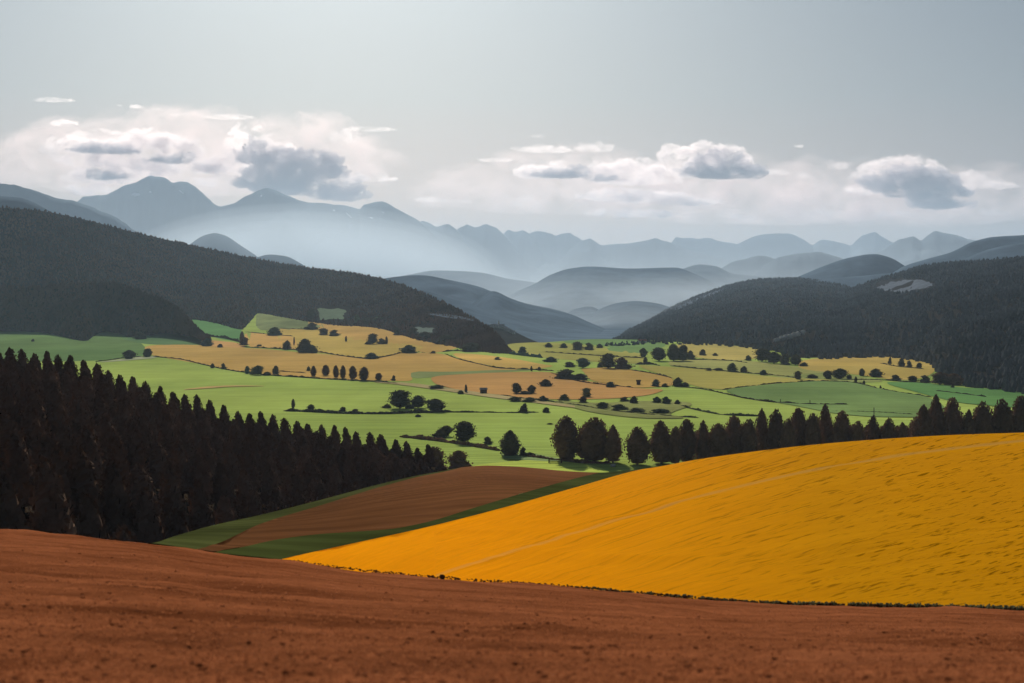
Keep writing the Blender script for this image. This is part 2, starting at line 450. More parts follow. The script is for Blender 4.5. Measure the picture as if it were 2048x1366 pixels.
for u in uu:
    yc = float(YC(u)); Ys = np.concatenate([np.linspace(yc, 700.0, 40), [760.0]])
    rows.append([((u - 1024) / F * Y, Y, wood_ground(u, Y) - (0.06 if k == 0 else 0)) for k, Y in enumerate(Ys)])
V, Fq = grid_mesh(np.array(rows), len(uu), 41)
M_FLOOR = rock_mat('forest_floor', (0.040, 0.028, 0.018), 0.3, 0.4)
o = fast_obj('hillside_ground', V, Fq, M_FLOOR)
tag(o, 'dark ground of the slope below the near fields', 'ground', kind='structure')

# ------------------------------------------------------------------ valley
_vy = curve([(605,math.log(4300)),(620,math.log(3800)),(660,math.log(2900)),(700,math.log(2150)),(750,math.log(1510)),(800,math.log(1150)),(850,math.log(920)),(900,math.log(765)),(960,math.log(642)),(1020,math.log(548))])
def YV(v): return np.exp(_vy(v))
VT = curve([(-900,655),(36,648),(384,634),(440,640),(480,654),(500,636),(514,621),(560,628),(612,637),(680,646),(730,648),(770,654),(830,671),(925,690),(1018,691),(1060,688),(1100,684),(1180,679),(1300,681),(1370,685),(1440,689),(1540,700),(1600,716),(1690,711),(1750,709),(1860,722),(1900,760),(2010,776),(2100,790),(2900,800)])
uu = np.arange(-900, 2950, 12.0)
rows = []
for u in uu:
    vv = np.linspace(990, float(VT(u)), 90)
    col = [P(u, v, y) for v, y in zip(vv, YV(vv))]
    x, y, z = col[-1]
    col += [(x * 1.05, y * 1.05, z - 14), (x * 1.25, y * 1.25, -110)]
    rows.append(col)
V, Fq = grid_mesh(np.array(rows), len(uu), 92)
M_MEADOW = field_mat('meadow_grass', (162, 180, 90), 0.14, R(8), 0.006)
valley = fast_obj('valley_meadow', V, Fq, M_MEADOW)
tag(valley, 'light green meadows covering the floor of the valley', 'meadow', kind='structure')
# ground sheet out to the horizon
g = 140000.0
o = mesh_obj('ground', [(-g, -2000, -115), (g, -2000, -115), (g, g, -115), (-g, g, -115)], [(0, 1, 2, 3)], M_HILLB)
tag(o, 'dark ground reaching to the horizon beneath the hills', 'ground', kind='structure')

def smooth_poly(pts, it=2):
    p = np.array(pts, float)
    for _ in range(it):
        n = np.roll(p, -1, 0)
        q = np.empty((len(p) * 2, 2)); q[0::2] = 0.8 * p + 0.2 * n; q[1::2] = 0.2 * p + 0.8 * n
        p = q
    return p
LAYER = [0]
def field(name, pts, mat, label, cat='field', sm=2):
    LAYER[0] += 1
    lift = 0.06 + 0.018 * LAYER[0]
    poly = smooth_poly(pts, sm)
    u0, v0 = poly.min(0); u1, v1 = poly.max(0)
    inner = []
    step = max(4.0, (v1 - v0) / 14)
    def inside(x, y):
        c = False; j = len(poly) - 1
        for i in range(len(poly)):
            if (poly[i, 1] > y) != (poly[j, 1] > y) and x < (poly[j, 0] - poly[i, 0]) * (y - poly[i, 1]) / (poly[j, 1] - poly[i, 1]) + poly[i, 0]: c = not c
            j = i
        return c
    for y in np.arange(v0 + step / 2, v1, step):
        for x in np.arange(u0 + 10, u1, 20.0):
            if inside(x, y): inner.append((x, y))
    vs = [Vector(p) for p in poly] + [Vector(p) for p in inner]
    n = len(poly)
    ov, oe, of, *_ = delaunay_2d_cdt(vs, [(i, (i + 1) % n) for i in range(n)], [list(range(n))], 1, 1e-4)
    V = []
    for p in ov:
        x, y, z = P(p[0], p[1], float(YV(p[1])))
        V.append((x, y, z + lift))
    fs = []
    for f in of:
        a, b, c = (Vector(V[i]) for i in f[:3])
        fs.append(f if (b - a).cross(c - a).z > 0 else f[::-1])
    o = mesh_obj(name, V, fs, mat)
    tag(o, label, cat, kind='structure')
    return o

FM = {}
def fm(c, var=0.12, rot=10):
    k = (c, var, rot)
    if k not in FM: FM[k] = field_mat('crop_%d' % len(FM), c, var, R(rot), 0.008)
    return FM[k]
ORANGE, ORANGE2, YEL, YEL2, OLV = (198,160,90), (194,148,90), (196,168,90), (180,168,90), (150,152,88)
field('meadow', [(-600,640),(36,645),(240,660),(285,687),(302,711),(200,722),(36,724),(-600,740)], fm((106,132,78), .15), 'grey green meadow at the foot of the left hill', 'meadow')
field('meadow', [(236,676),(270,662),(330,650),(400,660),(410,690),(330,690),(284,688)], fm((98,128,84), .1), 'darker green meadow above the broad orange field', 'meadow')
field('meadow', [(370,628),(384,634),(440,646),(488,658),(482,684),(440,678),(405,668)], fm((100,142,86), .1), 'small green meadow tucked against the dark left hill', 'meadow')
field('meadow', [(512,624),(512,660),(560,662),(650,660),(640,640),(560,624)], fm((138,148,98), .25), 'pale olive scrub meadow at the top of the left fields', 'meadow', 1)
field('crop_field', [(612,638),(640,640),(700,648),(780,658),(860,676),(930,691),(905,699),(872,706),(835,704),(790,690),(700,682),(636,664),(620,652)], fm(ORANGE), 'orange stubble field curving below the dark wooded hill')
field('crop_field', [(550,656),(610,659),(640,657),(680,668),(740,682),(800,686),(850,692),(838,704),(800,707),(745,717),(700,713),(640,706),(588,699),(560,690)], fm(YEL), 'mustard field with dark bushes on the upper left slope')
field('crop_field', [(489,663),(540,668),(590,673),(596,700),(560,698),(490,694)], fm((208,166,96)), 'small pale orange field between two dark bushes', 'field', 1)
field('crop_field', [(402,680),(420,680),(478,686),(500,696),(430,695),(400,692)], fm((206,160,100)), 'narrow orange strip beside the reddish bush', 'field', 1)
field('crop_field', [(283,691),(380,689),(450,695),(520,697),(600,705),(660,709),(730,718),(760,716),(800,706),(860,705),(890,709),(910,717),(960,728),(1010,738),(1045,739),(950,746),(880,749),(822,748),(826,763),(780,762),(700,760),(600,754),(540,750),(470,742),(400,728),(330,716),(303,711)], fm(ORANGE, .1), 'broad orange field stretching across the left valley')
field('meadow', [(822,743),(900,744),(1000,740),(1085,739),(960,748),(890,753),(822,758)], fm((140,150,96)), 'thin green sliver between two orange fields', 'meadow', 1)
field('crop_field', [(902,706),(960,709),(1030,718),(1085,729),(1110,732),(1075,739),(1020,738),(960,728),(915,716)], fm((208,172,96)), 'yellow orange field right of the forest tip')
field('crop_field', [(1008,688),(1080,684),(1180,692),(1285,705),(1300,729),(1200,725),(1100,717),(1010,708)], fm((172,168,90), .15), 'yellow green field in the middle of the far valley')
field('meadow', [(1110,684),(1180,678),(1300,680),(1340,690),(1285,709),(1200,700),(1230,693)], fm((120,148,90), .15), 'far green meadow below the blue hills', 'meadow')
field('crop_field', [(1360,684),(1440,689),(1545,700),(1520,716),(1480,722),(1390,716),(1340,705)], fm((184,168,96), .12), 'far yellow field below the right hill')
field('crop_field', [(1335,722),(1420,718),(1500,722),(1600,735),(1690,742),(1640,754),(1560,754),(1430,740),(1340,733)], fm((165,163,98), .14), 'olive yellow field in front of the far dark clump')
field('crop_field', [(1592,722),(1690,711),(1745,709),(1780,713),(1860,724),(1872,742),(1850,756),(1800,762),(1700,748),(1600,740)], fm((196,168,92), .12), 'yellow field on the right below the wooded hill')
field('meadow', [(1520,757),(1640,745),(1700,750),(1780,764),(1700,766),(1600,762)], fm((150,156,92), .14), 'pale green strip below the right yellow field', 'meadow')
field('crop_field', [(858,753),(960,747),(1050,744),(1110,745),(1150,760),(1228,769),(1262,777),(1335,779),(1300,791),(1230,798),(1130,800),(1060,798),(1000,790),(930,783),(870,770)], fm(ORANGE2, .1), 'orange brown field in the centre of the valley')
field('crop_field', [(1160,738),(1220,735),(1260,739),(1345,755),(1352,773),(1262,777),(1230,769),(1180,762),(1168,745)], fm(ORANGE), 'orange field right of the big dark bush')
field('crop_field', [(1262,729),(1340,734),(1440,742),(1560,756),(1685,761),(1560,768),(1450,781),(1400,776),(1352,760)], fm(YEL2), 'yellow field above the dark green meadow')
field('meadow', [(1440,780),(1550,768),(1640,762),(1700,764),(1760,778),(1870,796),(1910,836),(1700,834),(1560,806),(1490,797)], fm((118,142,84), .2), 'dark green meadow behind the right tree row', 'meadow')
field('meadow', [(1755,764),(1850,766),(1920,776),(2010,779),(2300,790),(2300,830),(1930,810),(1860,792)], fm((102,142,82), .15), 'green meadow at the far right below the dark hill', 'meadow')
field('meadow', [(1090,800),(1200,808),(1290,802),(1400,806),(1330,830),(1380,838),(1280,838),(1180,826)], fm((140,144,86), .3), 'rough olive scrub ground below the orange brown field', 'meadow')
field('path', [(735,764),(820,766),(910,779),(1000,791),(1062,800),(1150,812),(1150,817),(1060,805),(990,797),(900,784),(800,770)], fm((176,160,112), .1), 'pale dirt path along the lower edge of the orange fields', 'path', 1)
field('path', [(358,781),(410,774),(460,771.5),(545,773),(460,774),(410,778)], fm((205,172,110), .08), 'thin tan path across the light green meadow', 'path', 1)
field('path', [(190,726),(240,719),(300,712),(318,716),(250,722)], fm((176,178,140), .08), 'pale track beside the two round bushes', 'path', 1)
field('meadow', [(905,946),(960,930),(1060,921),(1150,927),(1190,934),(1230,950),(1120,955)], fm((186,200,92), .1), 'bright yellow green grass just beyond the brown field', 'meadow')
field('meadow', [(1000,908),(1050,905),(1110,918),(1170,926),(1100,925),(1010,920)], fm((140,158,104), .1), 'grey green grass patch below the pointed tree', 'meadow', 1)

# ------------------------------------------------------------------ hills and mountains
BVH = {}
def hill(name, ridge, mat, label, foot=None, base_frac=0.82, base_z=-118.0, step=4.0, nf=26, nb=8, rough=0.10, seed=1.0, back=0.25, convex=0.9, cat='hill', nscale=None):
    """Hill with its skyline through ridge points (u, v, Y); foot: (u, v) line on the valley, else a base nearer the camera."""
    rv = curve([(r[0], r[1]) for r in ridge])
    if cat == 'mountain':
        cv, rx, rz_ = rv, [r[0] for r in ridge], [r[1] for r in ridge]
        rv = lambda q: 0.12 * cv(q) + 0.88 * np.interp(q, rx, rz_) + 2.6 * noise.fractal((float(q) / 26.0, seed, 0.3), 0.9, 2.0, 4)
    ry = curve([(r[0], r[2]) for r in ridge])
    u0, u1 = ridge[0][0], ridge[-1][0]
    uu = np.arange(u0, u1 + step * 0.5, step)
    fv = curve(foot) if foot else None
    pts = np.zeros((len(uu), nf + nb, 3))
    for i, u in enumerate(uu):
        v, Y = float(rv(u)), float(ry(u))
        s = (HZ - v) / F; zr = s * Y
        if fv is not None:
            vf = float(fv(u)) + 3; Yf = min(float(YV(vf)), Y * 0.97); zf = (HZ - vf) / F * Yf - 2
            if zf > s * Yf - 1: zf = s * Yf - 3
        else:
            Yf = Y * base_frac; zf = base_z
        t = np.linspace(0, 1, nf)
        Yt = Yf + (Y - Yf) * t
        zt = zf + (zr - zf) * (t ** convex)
        pts[i, :nf, 0] = (u - 1024) / F * Yt; pts[i, :nf, 1] = Yt; pts[i, :nf, 2] = zt
        tb = np.linspace(0, 1, nb + 1)[1:]
        Yb = Y * (1 + back * tb)
        pts[i, nf:, 0] = (u - 1024) / F * Y * (1 + back * tb); pts[i, nf:, 1] = Yb
        pts[i, nf:, 2] = zr + (-125 - zr) * (tb ** 1.1)
    hgt = np.maximum(pts[:, nf - 1, 2] + 118, 20)[:, None]
    sc = nscale or float(np.median(hgt)) * 1.1
    r = fbm(pts[:, :, 0], pts[:, :, 1] * 0.6, sc, 6, seed).reshape(len(uu), nf + nb)
    t = np.linspace(0, 1, nf); w = np.zeros(nf + nb); w[:nf] = np.clip((1 - t) * 4, 0, 1) * np.clip(t * 4, 0, 1); w[nf:] = 0.2
    pts[:, :, 2] += (r - 0.5) * rough * hgt * w
    for i, u in enumerate(uu):       # nothing in front may rise above the skyline
        s = (HZ - float(rv(u))) / F
        pts[i, :nf - 1, 2] = np.minimum(pts[i, :nf - 1, 2], s * pts[i, :nf - 1, 1] - 0.004 * abs(pts[i, :nf-1, 1] - pts[i, nf-1, 1]))
    V, Fq = grid_mesh(pts, len(uu), nf + nb)
    o = fast_obj(name, V, Fq, mat)
    tag(o, label, cat, kind='structure')
    BVH[o.name] = BVHTree.FromPolygons([Vector(v) for v in V], [tuple(int(k) for k in f) for f in Fq])
    return o, pts

def W(pts, D): return [(u, v, D * (1.3 if D > 7800 else 1.0)) for u, v in pts]
mt = 'mountain'
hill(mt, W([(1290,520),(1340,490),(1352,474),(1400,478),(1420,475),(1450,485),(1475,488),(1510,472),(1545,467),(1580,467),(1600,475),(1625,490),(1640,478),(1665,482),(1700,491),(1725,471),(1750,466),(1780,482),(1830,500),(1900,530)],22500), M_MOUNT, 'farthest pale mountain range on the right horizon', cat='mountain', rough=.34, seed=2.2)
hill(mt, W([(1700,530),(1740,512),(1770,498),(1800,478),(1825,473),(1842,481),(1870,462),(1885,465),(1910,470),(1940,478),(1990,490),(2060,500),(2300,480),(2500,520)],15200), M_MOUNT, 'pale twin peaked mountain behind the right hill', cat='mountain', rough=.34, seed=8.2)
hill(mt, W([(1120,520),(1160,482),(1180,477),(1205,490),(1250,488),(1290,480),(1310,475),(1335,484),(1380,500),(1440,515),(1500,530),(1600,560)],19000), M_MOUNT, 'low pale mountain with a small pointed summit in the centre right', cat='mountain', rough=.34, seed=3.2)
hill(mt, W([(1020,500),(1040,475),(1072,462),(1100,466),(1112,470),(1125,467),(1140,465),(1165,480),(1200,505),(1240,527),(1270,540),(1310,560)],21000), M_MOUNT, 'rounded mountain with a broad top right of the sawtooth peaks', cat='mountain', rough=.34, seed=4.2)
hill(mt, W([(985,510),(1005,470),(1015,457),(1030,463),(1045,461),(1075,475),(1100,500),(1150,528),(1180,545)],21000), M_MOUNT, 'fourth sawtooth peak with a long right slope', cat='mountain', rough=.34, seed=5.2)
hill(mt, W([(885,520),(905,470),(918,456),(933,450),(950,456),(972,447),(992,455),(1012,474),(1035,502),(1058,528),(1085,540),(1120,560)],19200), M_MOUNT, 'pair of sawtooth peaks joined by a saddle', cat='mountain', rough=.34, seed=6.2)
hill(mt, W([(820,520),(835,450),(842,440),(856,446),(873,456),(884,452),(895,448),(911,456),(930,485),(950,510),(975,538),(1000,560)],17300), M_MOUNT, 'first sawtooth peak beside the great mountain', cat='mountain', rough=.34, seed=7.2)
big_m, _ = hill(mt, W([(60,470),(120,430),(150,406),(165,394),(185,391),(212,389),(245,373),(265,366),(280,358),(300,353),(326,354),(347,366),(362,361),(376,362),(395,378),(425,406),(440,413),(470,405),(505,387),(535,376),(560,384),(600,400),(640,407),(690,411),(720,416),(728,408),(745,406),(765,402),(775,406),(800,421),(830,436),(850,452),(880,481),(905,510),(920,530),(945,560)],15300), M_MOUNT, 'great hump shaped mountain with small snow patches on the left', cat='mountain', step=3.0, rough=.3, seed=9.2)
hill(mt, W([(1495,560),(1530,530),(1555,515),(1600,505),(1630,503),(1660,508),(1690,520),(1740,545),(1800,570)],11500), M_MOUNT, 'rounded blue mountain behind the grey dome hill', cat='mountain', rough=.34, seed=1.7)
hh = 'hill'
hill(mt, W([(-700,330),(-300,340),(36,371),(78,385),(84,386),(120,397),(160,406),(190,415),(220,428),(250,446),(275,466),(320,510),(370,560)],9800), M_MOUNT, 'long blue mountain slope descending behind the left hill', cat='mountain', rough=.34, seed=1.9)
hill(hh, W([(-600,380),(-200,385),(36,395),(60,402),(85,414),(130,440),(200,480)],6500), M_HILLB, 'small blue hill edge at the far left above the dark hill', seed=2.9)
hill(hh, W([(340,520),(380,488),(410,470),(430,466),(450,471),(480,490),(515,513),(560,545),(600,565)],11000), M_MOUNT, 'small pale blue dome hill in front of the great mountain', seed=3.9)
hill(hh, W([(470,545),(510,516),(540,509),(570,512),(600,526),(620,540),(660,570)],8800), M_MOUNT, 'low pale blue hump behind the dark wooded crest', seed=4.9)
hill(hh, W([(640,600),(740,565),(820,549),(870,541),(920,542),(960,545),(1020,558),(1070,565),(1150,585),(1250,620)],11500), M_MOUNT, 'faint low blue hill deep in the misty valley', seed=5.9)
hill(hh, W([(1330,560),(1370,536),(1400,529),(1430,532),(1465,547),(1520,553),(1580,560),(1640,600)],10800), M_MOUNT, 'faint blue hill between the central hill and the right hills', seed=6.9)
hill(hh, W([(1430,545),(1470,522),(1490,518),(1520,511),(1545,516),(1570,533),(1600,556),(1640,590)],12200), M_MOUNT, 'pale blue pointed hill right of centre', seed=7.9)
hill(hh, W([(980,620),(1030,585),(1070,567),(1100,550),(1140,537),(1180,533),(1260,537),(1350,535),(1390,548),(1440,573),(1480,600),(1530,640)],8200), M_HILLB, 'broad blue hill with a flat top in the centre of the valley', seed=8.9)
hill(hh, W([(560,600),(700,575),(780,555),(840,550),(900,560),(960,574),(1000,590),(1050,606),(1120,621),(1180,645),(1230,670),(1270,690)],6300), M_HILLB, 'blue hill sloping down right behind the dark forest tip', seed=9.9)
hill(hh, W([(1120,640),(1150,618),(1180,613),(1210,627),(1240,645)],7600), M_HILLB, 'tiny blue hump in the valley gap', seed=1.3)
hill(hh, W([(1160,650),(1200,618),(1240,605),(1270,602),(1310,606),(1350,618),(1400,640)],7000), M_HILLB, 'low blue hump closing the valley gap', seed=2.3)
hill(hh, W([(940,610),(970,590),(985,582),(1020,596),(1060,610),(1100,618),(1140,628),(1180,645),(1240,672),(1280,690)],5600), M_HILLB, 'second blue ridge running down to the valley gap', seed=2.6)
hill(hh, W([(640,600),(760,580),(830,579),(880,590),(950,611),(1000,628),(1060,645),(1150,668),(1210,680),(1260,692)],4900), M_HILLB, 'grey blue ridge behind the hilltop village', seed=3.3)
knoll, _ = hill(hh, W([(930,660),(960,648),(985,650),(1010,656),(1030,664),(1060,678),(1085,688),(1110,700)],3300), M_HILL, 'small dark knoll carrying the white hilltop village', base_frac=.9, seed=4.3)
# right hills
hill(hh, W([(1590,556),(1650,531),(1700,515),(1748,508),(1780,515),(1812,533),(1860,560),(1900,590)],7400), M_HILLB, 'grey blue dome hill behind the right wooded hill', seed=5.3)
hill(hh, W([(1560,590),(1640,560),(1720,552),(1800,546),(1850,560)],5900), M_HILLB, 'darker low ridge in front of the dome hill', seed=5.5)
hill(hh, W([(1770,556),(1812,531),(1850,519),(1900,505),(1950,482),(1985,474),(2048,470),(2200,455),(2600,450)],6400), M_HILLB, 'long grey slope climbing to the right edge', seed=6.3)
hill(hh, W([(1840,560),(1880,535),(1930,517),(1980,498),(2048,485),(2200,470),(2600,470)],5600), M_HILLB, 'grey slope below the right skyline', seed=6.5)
right_foot = [(1150,690),(1240,690),(1300,686),(1440,690),(1540,700),(1600,716),(1690,713),(1750,711),(1860,725),(1890,758),(2000,778),(2100,790),(2700,800)]
M_HILLWOOD2 = leaf_mat('blue_brown_forest_foliage', (0.085, 0.088, 0.092), var=0.5, transl=0.0, nscale=0.006)
hill(hh, W([(1700,580),(1760,556),(1830,541),(1900,533),(1960,528),(2048,522),(2300,510),(2600,505)],5200), M_HILL, 'dark ridge band just under the right skyline', seed=6.8)
hr1, hr1p = hill(hh, [(1210,683,5200),(1240,668,5600),(1290,644,6000),(1340,616,6400),(1400,590,6700),(1450,572,6800),(1520,558,6600),(1590,556,6400),(1640,562,6000),(1690,572,5500),(1760,592,4900),(1850,620,4300),(2000,640,3900)], M_HILL, 'dark wooded hill closing the right side of the valley', foot=right_foot, rough=.05, seed=7.3, step=5.0)
hr2, hr2p = hill(hh, [(1640,600,4900),(1700,577,4900),(1750,560,4800),(1800,545,4600),(1850,531,4300),(1950,522,3900),(2048,515,3400),(2250,500,2900),(2600,490,2700)], M_HILL, 'darkest wooded slope at the right edge', foot=[(a, b + 2) for a, b in right_foot], rough=.05, seed=8.3, step=5.0)
# left hills
left_foot = [(-700,655),(36,650),(110,655),(215,650),(384,637),(440,646),(482,657),(502,639),(516,624),(560,631),(612,640),(680,649),(730,651),(768,657),(800,667),(850,681),(925,694),(1000,704),(1080,705)]
hl1, hl1p = hill(hh, [(-700,360,3500),(-300,390,3500),(36,418,3600),(82,422,3700),(150,435,3800),(270,465,4100),(400,494,4400),(520,519,4500),(620,536,4500),(700,545,4300),(760,557,4000),(830,580,3500),(900,612,3000),(950,641,2600),(985,662,2350),(1002,682,2220),(1018,702,2140),(1030,716,2090)], M_HILL, 'long dark wooded hill falling from the left edge to the valley', foot=left_foot, rough=.04, seed=9.3, step=5.0)
spur_foot = [(-700,655),(36,657),(110,667),(172,679),(190,668),(215,658),(265,672),(330,662),(385,669),(420,679)]
hl2, hl2p = hill(hh, [(-700,560,2900),(36,575,2900),(150,568,2900),(200,566,2900),(232,566,2850),(265,578,2800),(300,590,2750),(335,604,2700),(365,625,2600),(385,648,2500),(405,668,2400),(422,682,2330)], M_HILL, 'dark wooded spur at the foot of the left hill', foot=spur_foot, rough=.03, seed=1.4, step=5.0)

# far-off forest covering the dark hills: one mass per hill
def forest(name, pts, nf, n, h, label, umin=-150, umax=2250, tmin=0.0, seed=1, crest_n=0, clear=None):
    r = np.random.default_rng(seed)
    nu = pts.shape[0]
    V, Fs = [], []
    k = 7
    ang = np.linspace(0, 2 * math.pi, k, endpoint=False)
    def put(x, y, z, hh, w):
        b = len(V)
        a0 = r.uniform(0, 6.28)
        for rr, zz in ((1.0, 0.12), (0.78, 0.55)):
            for a in ang:
                q = rr * w * r.uniform(0.8, 1.2)
                V.append((x + q * math.cos(a + a0), y + q * math.sin(a + a0), z + hh * zz * r.uniform(.9, 1.1)))
        V.append((x + r.normal(0, .1) * w, y, z + hh))
        for i in range(k):
            j = (i + 1) % k
            Fs.append((b + i, b + j, b + k + j)); Fs.append((b + i, b + k + j, b + k + i)); Fs.append((b + k + i, b + k + j, b + 2 * k))
    def at(fi, t):
        i = int(fi); a = fi - i; j = int(t); c = t - j
        i2 = min(i + 1, nu - 1); j2 = min(j + 1, nf - 1)
        return (pts[i, j] * (1-a) + pts[i2, j] * a) * (1-c) + (pts[i, j2] * (1-a) + pts[i2, j2] * a) * c
    made = 0
    while made < n:
        fi = r.uniform(0, nu - 1.001); t = r.uniform(tmin, 1) * (nf - 1.001)
        p = at(fi, t)
        u = p[0] / p[1] * F + 1024; v = HZ - p[2] / p[1] * F
        if not umin < u < umax: made += 0.3; continue
        if clear and clear(u, v): made += 1; continue
        hh = h * r.uniform(0.7, 1.25); put(p[0], p[1], p[2] - 1, hh, hh * 0.34); made += 1
    for q in range(crest_n):
        fi = (q + 0.5 + r.normal(0, .12)) / crest_n * (nu - 1.001)
        p = at(fi, nf - 1.02)
        u = p[0] / p[1] * F + 1024
        if umin < u < umax:
            hh = h * r.uniform(0.8, 1.2); put(p[0], p[1], p[2] - 3, hh, hh * 0.38)
    o = fast_obj(name, np.array(V), np.array(Fs), M_HILLWOOD2 if 'right' in label else M_HILLWOOD, smooth=False)
    tag(o, label, 'forest', kind='stuff')
    return o
def clearing(u, v): return (632 < u < 698 and 612 < v < 642) or (826 < u < 874 and 650 < v < 672)
forest('forest', hl1p, 26, 14000, 7.5, 'dark forest clothing the long left hill', seed=11, crest_n=170, clear=clearing, umin=-60)
forest('forest', hl2p, 26, 5000, 7.5, 'dark forest on the spur of the left hill', seed=12, crest_n=110, umin=-60)
def scree(u, v): return (((u - 1810) / 60) ** 2 + ((v - 572) / 14) ** 2 < 1) or (abs(v - (690 - (u - 1545) * .25)) < 5 and 1540 < u < 1625)
forest('forest', hr1p, 26, 11000, 9.0, 'dark forest on the right wooded hill', seed=13, crest_n=130, clear=scree)
forest('forest', hr2p, 26, 9500, 8.5, 'dark forest on the slope at the right edge', seed=14, crest_n=90, clear=scree)

# ------------------------------------------------------------------ trees and bushes
def crown_mesh(kind, seed, leaves, mat, leaf=0.07):
    r = np.random.default_rng(seed)
    off = r.uniform(0, 50, 3)
    def rad(z):
        if kind == 'conifer': return 0.5 * max(0.0, (1 - z)) ** 0.5 * (0.55 + 0.45 * min(1, z / 0.08))
        if kind == 'pointed': return 0.5 * max(0.0, math.sin(math.pi * min(1, (0.10 + 0.90 * z)) ** 0.72)) ** 0.72
        if kind == 'column': return 0.5 * max(0.0, math.sin(math.pi * (0.06 + 0.94 * z) ** 0.85)) ** 0.5
        if kind == 'round': return 0.5 * max(0.0, 1 - (2 * z - 1) ** 2) ** 0.5
        return 0.5 * max(0.0, 1 - z ** 2.2) ** 0.55
    def bumpy(a, z, f=2.2):
        return 0.86 + (0.34 if kind in ('conifer', 'column', 'pointed') else 0.85) * noise.fractal((math.cos(a) * f * .6 + off[0], math.sin(a) * f * .6 + off[1], z * f * 1.1 + off[2]), 0.8, 2.0, 4)
    lean = {'conifer': -0.17}.get(kind, float(r.normal(0, 0.03)))
    V, Q = [], []
    n, m = 11, 14
    for j in range(m + 1):                 # inner body
        z = j / m
        for i in range(n):
            a = 2 * math.pi * i / n + j * 0.3
            q = rad(z) * 0.86 * bumpy(a, z)
            V.append((q * math.cos(a) + lean * z, q * math.sin(a), z * 0.97))
    for j in range(m):
        for i in range(n):
            i2 = (i + 1) % n
            Q.append((j * n + i, j * n + i2, (j + 1) * n + i2, (j + 1) * n + i))
    for _ in range(leaves):                # leaf clumps through the outer shell
        z = r.uniform(0.0, 1.0) ** (0.85 if kind != 'conifer' else 1.15)
        a = r.uniform(0, 2 * math.pi)
        q = rad(z) * bumpy(a, z) * r.uniform(0.78, 1.10) + r.normal(0, 0.012)
        c = np.array((q * math.cos(a) + lean * z, q * math.sin(a), z + r.normal(0, 0.012)))
        d1 = r.normal(0, 1, 3); d1 /= np.linalg.norm(d1)
        d2 = np.cross(d1, r.normal(0, 1, 3)); d2 /= np.linalg.norm(d2)
        s = leaf * r.uniform(0.45, 1.1)
        b = len(V)
        for sx, sy in ((-1, -0.5), (0.3, -0.8), (1, 0.4), (-0.2, 0.8)):
            V.append(tuple(c + d1 * s * sx * 0.6 + d2 * s * sy * 0.6))
        Q.append((b, b + 1, b + 2, b + 3))
    V = np.array(V); V[:, 2] = np.maximum(V[:, 2], 0.0)
    o = fast_obj('crown', V, np.array(Q), mat, smooth=False)
    me = o.data; bpy.data.objects.remove(o)
    return me
def trunk_mesh(seed, limbs=4):
    r = np.random.default_rng(seed); V, Q = [], []
    def tube(p0, p1, r0, r1, n=6, seg=3):
        p0, p1 = np.array(p0), np.array(p1)
        b = len(V)
        d = (p1 - p0); d = d / np.linalg.norm(d)
        s = np.cross(d, (0.3, 1, 0.2)); s /= np.linalg.norm(s); t = np.cross(d, s)
        for k in range(seg + 1):
            c = p0 + (p1 - p0) * k / seg; q = r0 + (r1 - r0) * k / seg
            for i in range(n):
                a = 2 * math.pi * i / n
                V.append(tuple(c + q * (math.cos(a) * s + math.sin(a) * t)))
        for k in range(seg):
            for i in range(n):
                Q.append((b + k * n + i, b + k * n + (i + 1) % n, b + (k + 1) * n + (i + 1) % n, b + (k + 1) * n + i))
    tube((0, 0, -0.05), (0, 0, 0.8), 0.05, 0.015)
    for k in range(limbs):
        a = r.uniform(0, 6.28); z = r.uniform(0.18, 0.5)
        tube((0, 0, z), (0.3 * math.cos(a), 0.3 * math.sin(a), z + 0.22), 0.022, 0.006, 5, 2)
    o = fast_obj('trunk', np.array(V), np.array(Q), M_BARK); me = o.data; bpy.data.objects.remove(o)
    return me
TRUNKS = [trunk_mesh(s) for s in range(4)]
_cache = {}
def crown_of(kind, mat, k):
    nvar = 7
    key = (kind, mat, k % nvar)
    if key not in _cache:
        base = {'conifer': 430, 'pointed': 1000, 'column': 1000, 'round': 800, 'bush': 420}[kind]
        m = M_WOOD if mat == 'k' else LEAF[mat]
        _cache[key] = crown_mesh(kind, hash((kind, k % nvar)) % 1000 if False else (len(kind) * 31 + (k % nvar) * 7 + ord(mat)), base, m, leaf={'conifer': 0.085, 'pointed': 0.06, 'column': 0.06, 'round': 0.075, 'bush': 0.10}[kind])
    return _cache[key]
count = [0]
def link(name, me, parent=None):
    o = bpy.data.objects.new(name, me); COL.objects.link(o)
    if parent: o.parent = parent
    return o
def tree(name, pos, w, h, kind, mat, label, group=None, cat='tree', lift=0.10, depth=None):
    """Tree standing at pos: an Empty with a trunk and a crown."""
    count[0] += 1; k = count[0]
    t = empty(name, pos); tag(t, label, cat, group)
    t.rotation_euler = (0, 0, 0.0)
    c = link('crown', crown_of(kind, mat, k), t)
    c.location = (0, 0, h * lift - 0.2); c.scale = (w, depth or w, h * (1 - lift) + 0.2)
    if kind != 'conifer': c.rotation_euler = (0, 0, random.uniform(0, 6.28))
    tr = link('trunk', TRUNKS[k % 4], t); tr.scale = (max(w, h * .4) * .9, max(w, h * .4) * .9, h)
    return t
def bush(pos, w, h, mat, label, group=None, name='bush', cat='bush', kind='bush'):
    count[0] += 1
    o = link(name, crown_of(kind, mat, count[0]))
    o.location = (pos[0], pos[1], pos[2] - 0.15); o.scale = (w, w * 0.8, h + 0.15); o.rotation_euler = (0, 0, random.choice((0, 3.14)) + random.uniform(-.3, .3))
    tag(o, label, cat, group)
    return o

